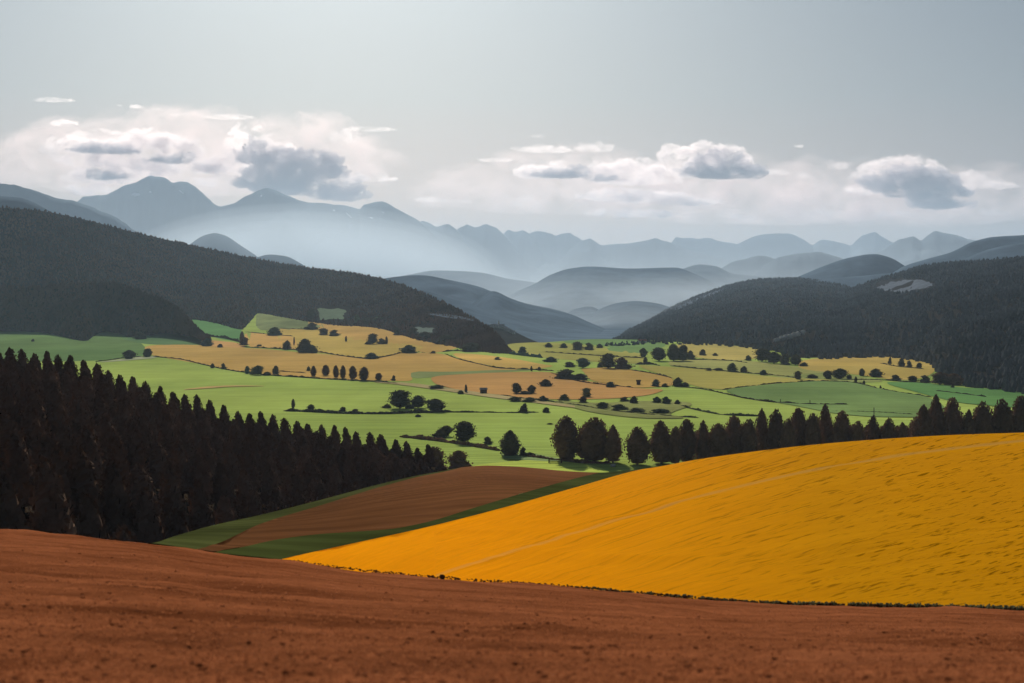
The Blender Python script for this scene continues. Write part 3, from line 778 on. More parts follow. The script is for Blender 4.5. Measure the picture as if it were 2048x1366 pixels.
# dense conifer wood on the near left slope
GW = 'conifers of the near left wood'
u = -90.0; q = 0
while u < 872:
    Y = float(YW(u)) + random.uniform(-6, 4)
    g0 = wood_ground(u, Y)
    ztop = (HZ - (float(TOP(u)) + random.uniform(-5, 7))) / F * Y
    h = ztop - g0
    w = random.uniform(5.8, 7.2) * (0.85 if u > 800 else 1)
    tree('conifer_tree', ((u + 5 - 1024) / F * Y, Y, g0), w, h, 'conifer', 'k', 'dark brown conifer on the top edge of the wood, its tip against the green meadow', GW)
    u += random.uniform(20, 29); q += 1
for fr in (0.0, 0.16, 0.32, 0.47, 0.61, 0.74, 0.86, 0.95):
    u = -100.0 + 40 * random.random()
    while u < 905:
        yc, yw = float(YC(u)), float(YW(u))
        yh = min(max(180.0, yc + 45.0), yw - 15)
        Y = yh + (yw - yh) * fr + random.uniform(-7, 7)
        if yw - yh < 40 and fr not in (0.0, 0.47, 0.86): u += 30; continue
        Y = max(Y, yc + 12)
        g0 = wood_ground(u, Y)
        cap = (HZ - (float(TOP(u)) + 10 + random.uniform(0, 22))) / F * Y
        h = min(TREE_H(u) + random.uniform(-1.0, 2.0), cap - g0)
        w = random.uniform(7.0, 8.6)
        if h > 3.0:
            tree('conifer_tree', ((u - 1024) / F * Y, Y, g0), w, h, 'conifer', 'k', 'dark brown conifer packed inside the wood on the near left slope', GW)
        u += 5.2 * F / Y * random.uniform(0.85, 1.15)

# tall dark trees in a row behind the yellow field: (u, top row, width px, kind, depth, label)
ROW = [
 (1131,833,46,'column',715,'egg shaped dark tree at the left end of the row behind the yellow field'),
 (1172,852,40,'column',722,'lower dark tree wedged between the egg shaped and the broad flat topped tree'),
 (1188,836,56,'column',712,'broad flat topped dark tree, second tall one from the open end of the row'),
 (1226,851,34,'pointed',708,'slim pointed dark tree just before the gap in the row'),
 (1275,854,43,'column',700,'flat topped dark tree just after the gap in the row'),
 (1323,842,46,'pointed',704,'tall tapering dark tree, second after the gap in the row'),
 (1351,854,26,'column',700,'thin low dark tree squeezed beside the tall tapering tree'),
 (1374,839,36,'column',706,'square shouldered dark tree where the row closes up'),
 (1406,842,28,'pointed',706,'sharp tipped dark tree, first of the closed part of the row'),
 (1438,848,40,'column',700,'low olive dark tree in the closed part of the row'),
 (1470,833,40,'column',706,'blunt dark tree in the middle of the closed row'),
 (1499,838,34,'column',700,'dull dark tree left of the spire topped tree'),
 (1523,819,30,'pointed',712,'spire topped dark tree standing above the closed row'),
 (1553,821,34,'column',704,'upright dark tree with a round head beside the spire topped tree'),
 (1577,838,28,'column',696,'lower dark tree between two round headed trees'),
 (1597,818,36,'column',704,'tall dark tree with a smooth domed head'),
 (1625,828,34,'column',698,'dark tree with a slanting top left of the tallest spire'),
 (1651,809,34,'pointed',708,'tallest spire of the row, standing against the dark green meadow'),
 (1686,822,38,'column',700,'flat headed dark tree right of the tallest spire'),
 (1716,843,32,'column',694,'low feathery dark tree in the dip of the row'),
 (1747,832,34,'pointed',700,'dark tree with a narrow tip right of the dip'),
 (1779,838,32,'column',696,'small rounded dark tree between two notches'),
 (1805,846,30,'pointed',694,'lowest pointed dark tree of the right group'),
 (1846,812,48,'pointed',704,'broad based pointed dark tree left of the two highest crowns'),
 (1872,792,42,'pointed',714,'highest pointed dark tree in the right group'),
 (1905,796,42,'column',712,'high dark tree with a rounded head beside the highest pointed one'),
 (1938,822,36,'pointed',700,'dark tree wedged below the small green gap'),
 (1966,806,44,'column',704,'dark tree right of the small green gap'),
 (2004,800,48,'column',706,'bulky dark tree near the right edge of the yellow crest'),
 (2042,794,48,'column',706,'dark tree at the right end of the row'),
 (2088,790,52,'column',708,'dark tree just past the right end of the yellow crest'),
]
GR = 'tall dark trees behind the yellow field'
for (u, vt, w, kd, Y, lb) in ROW:
    g0 = (HZ - float(np.interp(math.log(Y), [math.log(float(YV(v))) for v in range(1020, 600, -5)], list(range(1020, 600, -5))))) / F * Y
    tree('tall_tree', ((u - 1024) / F * Y, Y, g0), w * Y / F * 1.3, (HZ - vt) / F * Y - g0, kd, 'w', lb, GR, lift=0.05)
for i, u in enumerate(range(1368, 2100, 31)):
    Y = 735 + 14 * (i % 2)
    vt = {True: 862, False: 850}[u < 1700] if u < 1830 else 836
    g0 = -81.0
    tree('tall_tree', ((u - 1024) / F * Y, Y, g0), 56 * Y / F, (HZ - vt) / F * Y - g0, 'column', 'w', 'lower dark tree standing behind the front line of the row', GR, lift=0.04)

# single trees and bushes of the valley: u, base row, width px, height px, kind, colour | label
PL = """
259 718 22 18 R d|left one of the two round trees on the pale track in the left meadow
295 714 18 17 R d|right one of the two round trees on the pale track, beside the orange field
281 678 23 14 B d|dark bush at the forest edge above the round pair
66 683 6 5 B d|tiny dark bush alone in the grey green meadow at far left
413 692 23 15 B t|blue green bush at the left tip of the broad orange field
440 695 11 7 B d|tiny dark bush on the narrow orange strip
487 690 18 15 B r|reddish brown bush at the corner of the small pale orange field
484 688 9 25 P r|slim reddish tree leaning over the reddish brown bush
518 693 11 4 B d|flat dark shrub in the small pale orange field
549 671 24 16 B g|blocky green bush at the lower end of the pale olive scrub
574 699 17 17 B d|squat dark bush with a flat top left of the big olive block
610 705 30 26 B d|big dark olive bush with a stepped right side
626 706 18 15 B d|lower shoulder of dark bush right of the big olive one
588 690 4 16 P d|spindly dark sapling above the squat flat topped bush
623 659 26 13 B d|long dark bush under the pale olive scrub
648 670 19 13 B d|rounded dark bush, left of a close pair in the mustard field
668 672 19 12 B d|tapering dark bush, right of a close pair in the mustard field
692 683 5 11 P d|short dark post like shrub alone in the mustard field
685 651 12 6 B d|small dark bush at the upper edge of the orange stubble
624 642 22 25 P d|tall brown tree block against the forest above the orange stubble
425 736 8 9 B d|first small dark bush on the lower edge of the broad orange field
447 738 10 11 B d|second small pointed bush on the lower edge of the broad orange field
494 747 11 15 P t|teal upright shrub in the hedge below the broad orange field
506 749 14 8 B d|low dark bush between the teal shrub and the rounded olive one
516 750 19 19 R o|rounded olive tree in the hedge below the broad orange field
534 751 16 7 B d|low scrubby bush right of the rounded olive tree
551 748 13 16 B d|dark wedge shaped bush with a long tail to the right
617 742 7 9 B g|tiny green shrub in the orange field just above the leaning tree
627 753 11 21 P r|slim leaning reddish brown tree
651 751 15 21 P r|oval reddish brown tree beside the leaning one
672 756 12 25 P r|first of four brown poplars standing close together
686 757 12 26 P r|second of four brown poplars standing close together
705 759 16 27 P r|third of four brown poplars, with the broad top
728 761 19 27 P r|last of four brown poplars, sloping to the right
757 760 14 14 R r|brown round tree standing alone right of the poplars
787 761 8 10 B d|pair like dark shrub near the pale dirt path
745 688 17 21 R d|dark tree on the mustard field with a bulky head
763 688 16 11 B d|low dark bush under the bulky headed tree
773 688 6 15 P d|thin dark sapling right of the bulky headed tree
736 689 12 6 B d|flat dark shrub left of the bulky headed tree
816 706 32 15 B g|long dark green wedge bush at the end of the mustard field
742 718 26 12 B t|bluish dome bush on the curved field edge
866 707 11 5 B d|little dark bush on the edge of the two upper orange fields
794 670 14 15 B d|square dark bush at the rim of the orange stubble
826 674 24 19 B d|humped dark bush at the rim of the orange stubble, against the forest
714 650 14 20 B o|pale olive shrub at the forest edge
733 652 20 17 B d|dark bush beside the pale olive shrub at the forest edge
757 650 24 16 B o|second pale olive shrub at the forest edge, the broader one
850 680 34 16 B d|dark scrub at the forest foot right of the humped bush
890 688 40 18 B d|dark scrub mound below the forest tip
940 703 40 17 B d|dark bush mass between forest tip and yellow orange field
995 720 12 6 B d|low black bush alone in the yellow orange field
932 785 6 16 P d|thin dark upright shrub on the pale dirt path
875 778 30 8 B o|pale yellow scrub beside the dirt path
921 788 14 7 B o|small pale scrub below the dirt path
1063 742 5 10 P d|thin black upright shrub where two orange fields meet
1079 741 8 7 B d|tiny dark bush with a long low tail near the thin black shrub
800 817 37 37 R d|largest of three round trees in the light green meadow
836 816 26 25 R d|middle sized round tree of three in the light green meadow
870 823 34 25 R d|lowest and broadest of three round trees in the light green meadow
774 816 16 7 B d|flat bush at the left foot of the largest round tree
820 817 20 8 B d|low bush between two of the three round trees
622 818 14 9 B d|small hump of bush on the long dark hedge
685 823 14 9 B d|second hump of bush on the long dark hedge
710 824 12 6 B d|third and smallest hump of bush on the long dark hedge
586 816 8 18 P d|crooked little tree standing above the long dark hedge
836 834 12 5 B d|low dark shrub below the middle round tree
880 876 24 16 B d|left bush of the clump above the brown lane bank
893 873 20 22 R d|ragged tree in the clump above the brown lane bank
929 885 38 42 R d|irregular dark tree standing above the brown lane bank
976 888 17 14 B d|round bush alone in the grass right of the irregular dark tree
1020 912 42 51 V d|pointed egg shaped dark tree above the brown field
1046 913 15 18 B d|scrubby bush right of the pointed egg shaped tree
1060 914 22 9 B d|low bush right of the scrubby one
917 937 42 34 B w|big dark brown bush at the end of the wood
866 941 46 45 B w|dark brown round tree closing the wood on its right
1097 695 14 9 B d|leftmost small dome bush in the far yellow green field
1127 696 15 9 B g|small bush between two domes in the far yellow green field
1156 700 22 16 B d|broad dark thicket in the far yellow green field
1178 700 18 14 B d|square dark thicket touching the broad one
1199 696 13 8 B d|small dark bush in the far green meadow
1241 692 14 4 B g|flat dark shrub in the far green meadow below the red roofed house
1045 709 17 15 B t|blue green bush on the teal hedge strip
1102 724 26 10 B t|long blue green bush near the end of the teal hedge strip
1140 734 22 10 B d|dark top tree of the big spreading bush
1166 736 22 20 R t|tree with a slanting head beside the big spreading bush
1132 758 44 19 B d|big spreading dark bush between two orange fields
1160 760 34 12 B d|right wing of the big spreading dark bush
1217 737 30 30 R d|large round dark tree in the middle of the far valley
1245 738 32 22 B r|broad brownish bush right of the large round tree
1200 735 10 10 B g|green shrub at the left foot of the large round tree
1287 714 16 18 R d|small dark tree left of the two far big trees
1318 722 27 27 R d|left one of the two far big dark trees
1347 722 24 34 P d|right and taller one of the two far big dark trees
1366 722 22 32 P d|third far dark tree, touching the taller one
1381 719 14 17 B d|low dark bush at the right end of the far big trees
1405 711 13 12 B d|small dark bush right of the far big trees
1430 712 10 6 B d|tiny dark bush on the far yellow field
1291 727 9 13 P d|little dark tree under the two far big trees
1312 773 14 14 B t|teal bush on the lower edge of the orange field
1330 774 14 7 B d|low shrub right of the teal bush
1356 773 20 17 B d|dark wedge bush where the long field line starts
1370 774 16 9 B d|tail of dark bush along the start of the long field line
1221 775 18 11 B t|blue green block bush on the line between two orange fields
1091 773 23 14 B d|grey brown dome bush in the orange brown field
1063 787 15 17 R d|arched brownish tree in the orange brown field
1033 787 17 21 R d|upright olive tree left of the arched one
1050 789 30 7 B d|low scrub joining the arched and the upright tree
1172 794 21 18 R o|olive mushroom shaped tree above the reddish bush
1166 806 17 13 B r|reddish bush under the mushroom shaped tree
1087 803 17 11 B g|dark green bush in the scrub strip
1128 801 20 12 B o|pale olive bush in the scrub strip
1030 803 26 9 B o|pale green scrub at the left end of the scrub strip
1060 804 26 9 B o|pale green scrub beside the dark green bush
1249 803 18 9 B d|flat dark bush at the right part of the scrub strip
1268 807 16 14 B d|small dome bush at the right part of the scrub strip
1314 806 18 12 B g|bushy green shrub under the yellow field
1333 808 18 14 B g|rounder green shrub under the yellow field
1355 809 11 9 B d|tiny dark shrub at the end of the scrub strip
1205 817 30 12 B o|pale scrub clump below the reddish bush
1238 820 30 11 B o|pale scrub clump beside the flat dark bush
1272 825 34 9 B o|low olive scrub below the small dome bush
1320 827 40 9 B g|long low green scrub above the bright meadow
1046 825 22 18 C d|small dark pine in the bright green meadow
1092 825 14 10 B d|little dark bush right of the small pine
1100 849 12 3 B d|flat dark shrub in the meadow above the tree row
1418 742 10 6 B d|first tiny shrub on the line above the yellow field
1438 742 18 6 B d|flat shrub on the line above the yellow field
1465 744 20 17 B o|grey olive block bush on the line above the yellow field
1488 745 14 12 B d|ragged bush right of the grey olive block
1526 750 14 10 B t|teal block bush on the line above the yellow field
1497 721 12 10 B d|small dark bush left of the far dark clump
1524 723 26 26 R d|left and highest tree of the far dark clump
1548 727 28 23 R d|second tree of the far dark clump
1569 729 22 20 B d|third tree of the far dark clump, the lowest
1591 730 22 21 P d|right square tree of the far dark clump
1608 733 16 8 B d|low bush trailing off the far dark clump
1596 759 14 17 R d|ragged black tree on the edge of the dark green meadow
1625 757 22 8 B d|flat hedge bush right of the ragged black tree
1656 758 18 17 R d|left one of two domed bushes above the dark green meadow
1680 758 22 21 R d|right one of two domed bushes, the taller
1698 758 12 8 B d|low bush beside the two domed ones
1692 714 14 8 B d|small dark bush on the rim of the right yellow field
1718 716 16 8 B d|second dark bush on the rim of the right yellow field
1738 715 7 7 B d|third and tiniest bush on the rim of the right yellow field
1724 752 13 15 P d|square dark bush standing in the right yellow field
1752 754 24 16 B d|humped dark bush right of the square one in the yellow field
1792 760 18 10 B d|flat dark bush on the lower edge of the right yellow field
1826 764 20 12 B d|dark block bush near the right end of the yellow field
1850 765 20 14 B d|dark bush at the very end of the right yellow field
1880 769 30 24 R w|big brown tree at the foot of the right hill
1908 770 30 22 B w|brown bush mass right of the big brown tree
1779 728 10 14 C d|small dark conifer on the upper right yellow field
1803 734 12 17 B d|tallest of three dark bushes at the right forest edge
1819 735 11 13 B d|middle of three dark bushes at the right forest edge
1838 737 12 11 B d|smallest of three dark bushes at the right forest edge
1712 765 6 12 P d|thin dark shrub on the rim of the dark green meadow
1728 768 5 7 B d|tiny shrub on the rim of the dark green meadow
1761 777 4 6 B d|last tiny shrub on the rim of the dark green meadow
1905 776 8 5 B d|black little bush at the corner of the far right meadow
"""
GV = 'trees and bushes scattered between the valley fields'
KIND = dict(R='round', P='column', V='pointed', C='conifer')
for ln in PL.strip().split('\n'):
    a, lb = ln.split('|'); u, v, w, h, kd, mt_ = a.split()
    u, v, w, h = float(u), float(v), float(w), float(h)
    Y = float(YV(v)); pos = P(u, v, Y); s = Y / F
    if kd == 'B':
        bush(pos, w * s * 1.14, h * s * 1.04, mt_, lb, GV)
    elif h < 19:
        bush(pos, w * s * 1.08, h * s, mt_, lb, GV, 'small_tree', 'tree', KIND[kd])
    else:
        tree({'C': 'pine_tree', 'P': 'slim_tree'}.get(kd, 'field_tree'), pos, w * s * 1.2, h * s, KIND[kd], mt_, lb, GV, lift=0.06)

# hedges along the field edges
def hedge(pts, hm, wm, mat, label, seed=0, name='hedge', cat='hedge'):
    cu = curve(pts) if all(pts[i + 1][0] > pts[i][0] for i in range(len(pts) - 1)) else None
    r = np.random.default_rng(seed + 40)
    us = np.arange(pts[0][0], pts[-1][0], 2.5)
    C = np.array([P(q, float(cu(q)), float(YV(float(cu(q))))) for q in us])
    V = []; n = 7
    for i, c in enumerate(C):
        e = min(1, i / 3, (len(C) - 1 - i) / 3) * 0.7 + 0.3
        for j in range(n):
            a = math.pi * j / (n - 1)
            b = r.uniform(0.6, 1.25) * e
            V.append((c[0] + r.normal(0, .3), c[1] - math.cos(a) * wm * 0.5 * b, c[2] - 0.1 + math.sin(a) * hm * 1.05 * b * (0.8 + 0.6 * noise.noise((c[0] / 9.0, c[1] / 9.0, seed)))))
    V, Fq = grid_mesh(np.array(V), len(C), n)
    o = fast_obj(name, V, Fq, LEAF[mat], smooth=False)
    tag(o, label, cat)
    return o
hedge([(302,713),(360,719),(400,728),(440,737),(480,744),(540,751),(600,755),(660,759),(740,763),(800,768)], 1.7, 3, 'd', 'long dark hedge along the lower edge of the broad orange field', 1)
hedge([(190,724),(230,719),(262,714),(300,714)], 1.6, 4, 'd', 'grey hedge running up to the two round trees', 2)
hedge([(400,668),(420,673),(445,676),(470,682),(486,686)], 5.0, 5, 'd', 'brown hedge between the small green meadow and the orange strip', 3)
hedge([(480,694),(520,696),(575,699),(640,705),(690,713),(738,718),(775,713),(806,705)], 2.2, 4, 'd', 'dark curved hedge between the mustard field and the broad orange field', 4)
hedge([(490,664),(540,669),(590,673)], 1.8, 3, 'd', 'thin hedge on top of the small pale orange field', 5)
hedge([(560,657),(620,659),(660,659)], 1.6, 3, 'd', 'thin hedge under the pale olive scrub meadow', 6)
hedge([(545,742),(575,744),(620,747)], 1.4, 3, 'd', 'short dark hedge tail of the wedge shaped bush', 7)
hedge([(700,650),(760,657),(840,674),(900,686),(930,694)], 2.0, 4, 'd', 'dark hedge below the forest along the orange stubble', 8)
hedge([(890,708),(915,718),(960,729),(1000,737),(1050,739),(1108,742)], 1.8, 3, 'd', 'dark hedge below the yellow orange field', 9)
hedge([(884,704),(910,702),(945,703)], 2.4, 4, 'd', 'short dark hedge at the forest tip', 10)
hedge([(1018,708),(1050,712),(1086,716)], 6.0, 8, 't', 'teal hedge strip behind the yellow orange field', 11)
hedge([(566,822),(620,824),(680,827),(760,828),(830,826),(905,824)], 2.4, 5, 'd', 'long dark hedge crossing the light green meadow', 12)
hedge([(870,825),(960,825),(1030,826),(1080,825)], 1.1, 2, 'd', 'thin hedge from the three round trees to the small pine', 13)
hedge([(800,874),(860,880),(930,890),(1002,902)], 2.2, 5, 'w', 'dark brown hedge bank below the irregular dark tree', 14)
hedge([(1050,914),(1110,921),(1170,926),(1225,927)], 1.8, 4, 'w', 'dark hedge from the pointed tree to the gate and tree row', 15)
hedge([(1270,729),(1300,729),(1322,732)], 3.0, 5, 'd', 'dark hedge on top of the far yellow field', 16)
hedge([(1262,741),(1300,747),(1345,757)], 2.0, 3, 'd', 'dark hedge between the orange and the yellow field', 17)
hedge([(1362,774),(1400,778),(1450,788),(1490,797),(1550,805),(1620,809),(1700,810)], 1.5, 3, 'd', 'long dark field line curving under the dark green meadow', 18)
hedge([(1444,780),(1500,773),(1560,767),(1640,763),(1700,765),(1757,778)], 1.5, 3, 'd', 'dark curved hedge on top of the dark green meadow', 19)
hedge([(1340,732),(1420,740),(1500,747),(1560,752),(1600,758)], 1.6, 3, 'd', 'dark hedge above the yellow field', 20)
hedge([(1340,720),(1400,720),(1460,722),(1500,727)], 1.8, 3, 'd', 'low dark hedge in front of the far dark clump', 21)
hedge([(1690,760),(1750,760),(1810,764),(1860,768)], 1.5, 3, 'd', 'dark hedge below the right yellow field', 22)
hedge([(1757,778),(1810,787),(1865,795)], 1.3, 2.5, 'd', 'straight dark hedge beside the far right meadow', 23)
hedge([(1868,782),(1920,788),(1980,796)], 1.6, 3, 'd', 'short dark hedge line in the far right meadow', 24)
hedge([(1760,727),(1790,733),(1850,739)], 2.2, 4, 'd', 'dark hedge at the foot of the three bushes by the right forest', 25)
hedge([(1100,746),(1160,764),(1225,772),(1270,776)], 1.6, 3, 'd', 'dark hedge trailing right from the big spreading bush', 26)
hedge([(1000,790),(1040,797),(1100,803),(1160,812),(1230,823),(1300,830),(1400,836)], 1.3, 3, 'd', 'dark hedge below the scrub strip', 27)
hedge([(1360,812),(1400,822),(1450,830),(1530,833)], 1.6, 4, 'o', 'stony olive hedge running down to the tree row', 28)
hedge([(1640,823),(1690,823),(1748,825),(1830,830)], 0.9, 2, 'd', 'thin dark fence hedge just above the dip of the tree row', 29)
hedge([(1085,704),(1140,708),(1200,712),(1290,717)], 2.0, 4, 'd', 'far dark hedge crossing the yellow green field', 30)

# weedy fringe between the ploughed field and the yellow crop
def fringe(name, n, u0, u1, mat, hmax, label, seed, spread=0.35):
    r = np.random.default_rng(seed); V, Q = [], []
    for _ in range(n):
        u = r.uniform(u0, u1)
        clump = 0.5 + 0.5 * noise.noise((u / 23.0, seed, 0)) + 0.4 * noise.noise((u / 7.0, seed, 3))
        if r.uniform() > clump ** 1.4 * (0.35 + 0.5 * (u - u0) / (u1 - u0)): continue
        e = float(E1(u)) + r.uniform(-2.0, 2.5); Y = 45.0 * r.uniform(0.992, 1.012)
        c = np.array(P(u, e, Y)); h = hmax * r.uniform(0.3, 1) * (0.35 + 0.65 * (u - u0) / (u1 - u0))
        for _k in range(3):
            a = r.uniform(0, 6.28); w = 0.05; l = h * r.uniform(.4, 1.1)
            d = np.array((math.cos(a) * l * .8, math.sin(a) * l * .5, h)); t = np.array((-math.sin(a) * w, math.cos(a) * w, 0.02)); b = len(V)
            V += [c - t, c + t, c + d + t * .6, c + d - t * .3]; Q.append((b, b+1, b+2, b+3))
    o = fast_obj(name, np.array(V), np.array(Q), mat, smooth=False); tag(o, label, 'weeds', kind='stuff')
fringe('weeds', 5200, 575, 2300, M_RED, 0.085, 'dark dry weeds along the edge between ploughed and yellow field', 3)
fringe('weeds', 3800, 1150, 2300, M_OLIVE, 0.17, 'olive weeds along the edge between ploughed and yellow field', 5)

# ------------------------------------------------------------------ buildings, gate, posts, stones
def ray(name, u, v):
    d = Vector(P(u, v, 1.0)).normalized()
    hit = BVH[name].ray_cast(Vector((0, 0, 0)), d)
    return hit[0]
def house(name, pos, w, d, h, roof_h, wall, roof, label, cat='house', rot=0.0, group=None, tower=0.0):
    t = empty(name, pos); t.rotation_euler = (0, 0, rot); tag(t, label, cat, group)
    x, y = w / 2, d / 2
    V = [(-x,-y,-2),(x,-y,-2),(x,y,-2),(-x,y,-2),(-x,-y,h),(x,-y,h),(x,y,h),(-x,y,h),(-x,0,h+roof_h),(x,0,h+roof_h)]
    mesh_obj('wall', V, [(0,1,5,4),(2,3,7,6),(1,2,6,9,5),(3,0,4,8,7)], wall, t, smooth=False)
    e = 0.5
    zl = h - roof_h * e / y
    V = [(-x-e,-y-e,zl+.1),(x+e,-y-e,zl+.1),(x+e,0,h+roof_h+.1),(-x-e,0,h+roof_h+.1),(x+e,y+e,zl+.1),(-x-e,y+e,zl+.1),
         (-x-e,-y-e,zl+.4),(x+e,-y-e,zl+.4),(x+e,0,h+roof_h+.4),(-x-e,0,h+roof_h+.4),(x+e,y+e,zl+.4),(-x-e,y+e,zl+.4)]
    mesh_obj('roof', V, [(6,7,8,9),(9,8,10,11),(0,3,2,1),(3,5,4,2),(0,1,7,6),(5,11,10,4),(1,2,8,7),(2,4,10,8),(0,6,9,3),(3,9,11,5)], roof, t, smooth=False)
    if tower:
        a = tower * 0.16
        V = [(-a,-a,-2),(a,-a,-2),(a,a,-2),(-a,a,-2),(-a,-a,tower),(a,-a,tower),(a,a,tower),(-a,a,tower),(0,0,tower*1.35)]
        o = mesh_obj('tower', V, [(0,1,5,4),(1,2,6,5),(2,3,7,6),(3,0,4,7)], wall, t, smooth=False); o.location = (-x - a - .05, 0, 0)
        o2 = mesh_obj('spire', [(-a-.3,-a-.3,tower),(a+.3,-a-.3,tower),(a+.3,a+.3,tower),(-a-.3,a+.3,tower),(0,0,tower*1.4)], [(0,1,4),(1,2,4),(2,3,4),(3,0,4),(3,2,1,0)], roof, o, smooth=False)
    # dark window and door openings, a few millimetres proud of the wall
    mesh_obj('window', [(x*-.6,-y-.03,h*.4),(x*-.3,-y-.03,h*.4),(x*-.3,-y-.03,h*.75),(x*-.6,-y-.03,h*.75),(x*.3,-y-.03,h*.4),(x*.6,-y-.03,h*.4),(x*.6,-y-.03,h*.75),(x*.3,-y-.03,h*.75)], [(0,1,2,3),(4,5,6,7)], M_TIMBER, t, smooth=False)
    return t
GH = 'white houses of the hilltop village'
VIL = [(984,652.5,10,'leftmost white house of the hilltop village, lowest on its slope'),(989,652,11,'white house second from the low left end of the hilltop village'),(994,653,13,'wide white house left of the church on the hilltop'),(999,654,10,'white house just under the church tower'),
       (1008,656.5,12,'white house right behind the church on the hilltop'),(1012,658.5,10,'small white house right of the church on the hilltop'),(1016,661,13,'wide white house on the right slope of the hilltop village'),(1021,663,10,'small white house low on the right slope of the knoll'),(1026,665.5,11,'last white house at the right end of the hilltop village')]
kn = knoll.name
def rest(name, u, v):
    for k in range(30):
        p = ray(name, u, v + k * 0.6)
        if p is not None: return p
    return Vector(P(u, v, 3000))
for u, v, w, lb in VIL:
    house('village_house', rest(kn, u, v + 1.5), w * .75, 7, 4.5, 2.2, M_WALL, M_ROOFGREY, lb, rot=random.uniform(-.5, .5), group=GH)
house('church', rest(kn, 1004, 656), 11, 8, 6, 3, M_WALL, M_ROOFGREY, 'white church with a slim tower on top of the hilltop village', 'church', tower=13)
house('farmhouse', P(1285, 686, float(YV(686))), 13, 8, 3.4, 3.0, M_WALL, M_ROOFRED, 'tiny white farmhouse with a red roof at the far end of the green meadow', 'house', rot=.2)
house('field_hut', P(967, 787, float(YV(787))), 5.6, 4, 3.4, 1.2, M_TIMBER, M_ROOFGREY, 'little grey field hut standing on the dirt path below the orange brown field', 'hut', rot=.1)
house('field_hut', P(1277, 770, float(YV(770))), 3.6, 3, 3.6, 0.9, M_TIMBER, M_TIMBER, 'small dark hut alone in the orange field right of the big bush', 'hut', rot=-.1)
# gate in front of the tree row
def bar(V, Q, p0, p1, r):
    p0, p1 = Vector(p0), Vector(p1); d = (p1 - p0).normalized(); s = d.orthogonal().normalized(); t = d.cross(s); b = len(V)
    for p in (p0, p1):
        for a, c in ((1,1),(-1,1),(-1,-1),(1,-1)): V.append(tuple(p + s * r * a + t * r * c))
    Q += [(b,b+1,b+5,b+4),(b+1,b+2,b+6,b+5),(b+2,b+3,b+7,b+6),(b+3,b,b+4,b+7),(b+3,b+2,b+1,b),(b+4,b+5,b+6,b+7)]
gp = P(1098, 928, float(YV(928)))
gt = empty('wooden_gate', gp); tag(gt, 'brown wooden field gate at the hedge before the tall tree row', 'gate')
for x in (0.0, 6.2):
    V, Q = [], []; bar(V, Q, (x, 0, -.3), (x, 0, 2.7), .22); mesh_obj('post', V, Q, M_TIMBER, gt, smooth=False)
for z in (0.6, 1.3, 2.0):
    V, Q = [], []; bar(V, Q, (.24, 0, z), (5.96, 0, z), .12); mesh_obj('rail', V, Q, M_TIMBER, gt, smooth=False)
for u, v, h, lb in ((1620,809,8,'slim dark post on the long field line in front of the dark green meadow'),(1561,806,7,'short dark post left of the slim one on the long field line'),(1748,830,14,'dark post on the thin fence hedge above the dip of the tree row'),(171,727,6,'tiny dark post at the left end of the pale track'),(193,729,7,'tiny dark post beside the pale track, next to the wood')):
    Y = float(YV(v)); s = Y / F; V, Q = [], []
    bar(V, Q, (0,0,-.3), (0,0,h*s), .16 + .1 * s); bar(V, Q, (-.25,0,h*s+.16), (.25,0,h*s+.16), .15)
    o = mesh_obj('fence_post', V, Q, M_TIMBER, smooth=False); o.location = P(u, v, Y); tag(o, lb, 'post', 'posts along the field lines')
def boulder(pos, s, label, group=None, mat=None):
    bm = bmesh.new(); bmesh.ops.create_icosphere(bm, subdivisions=3, radius=1.0)
    o0 = random.uniform(0, 99)
    for vtx in bm.verts:
        k = 1 + 0.35 * noise.fractal(vtx.co * 1.3 + Vector((o0, o0, 0)), 1.0, 2.0, 4)
        vtx.co = Vector((vtx.co.x * k * s[0], vtx.co.y * k * s[1], vtx.co.z * k * s[2]))
    me = bpy.data.meshes.new('boulder'); bm.to_mesh(me); bm.free(); me.materials.append(mat or M_STONE)
    o = bpy.data.objects.new('boulder', me); COL.objects.link(o); o.location = pos; tag(o, label, 'boulder', group)
    return o
p = P(1219, 921, float(YV(921))); boulder((p[0], p[1] - 26, p[2] + .5), (1.3, .9, .7), 'white boulder in the grass at the foot of the tall tree row')
p = P(885, 1153, 44.0); boulder((p[0], p[1] - .2, p[2] + .02), (.09, .08, .09), 'dark stone on the line between the ploughed and the yellow field', mat=M_TIMBER)
GS = 'pale outcrops in a line on the right hill'
for i, (u, v) in enumerate([(1552,684),(1562,681),(1569,679),(1578,677),(1586,674),(1594,672),(1604,669)]):
    q = ray(hr1.name, u, v)
    if q is not None: boulder(q + Vector((0, -6, 3)), (5, 4, 4.5), 'pale rock outcrop in the slanting line on the right wooded hill', GS)

# pale patches lying on the slopes
def patch(name, hillname, poly, mat, label, lift=6.0, cat='patch', kind='structure', sm=2):
    pl = smooth_poly(poly, sm); n = len(pl)
    inner = []
    u0, v0 = pl.min(0); u1, v1 = pl.max(0)
    vs = [Vector(p) for p in pl]
    ov, oe, of, *_ = delaunay_2d_cdt(vs, [(i, (i + 1) % n) for i in range(n)], [list(range(n))], 1, 1e-5)
    V = []
    for p in ov:
        h = ray(hillname, p[0], p[1])
        if h is None: return None
        V.append(h - h.normalized() * lift + Vector((0, 0, lift * .2)))
    o = mesh_obj(name, V, [f for f in of], mat); tag(o, label, cat, kind=kind); return o
def ragged(poly, amp, seed, per=7):
    r = np.random.default_rng(seed); out = []
    for k in range(len(poly)):
        a = np.array(poly[k], float); b = np.array(poly[(k + 1) % len(poly)], float)
        for t in np.arange(per) / per:
            q = a + (b - a) * t; out.append((q[0] + r.normal(0, amp * 1.6), q[1] + r.normal(0, amp)))
    return out
bm_ = big_m.name
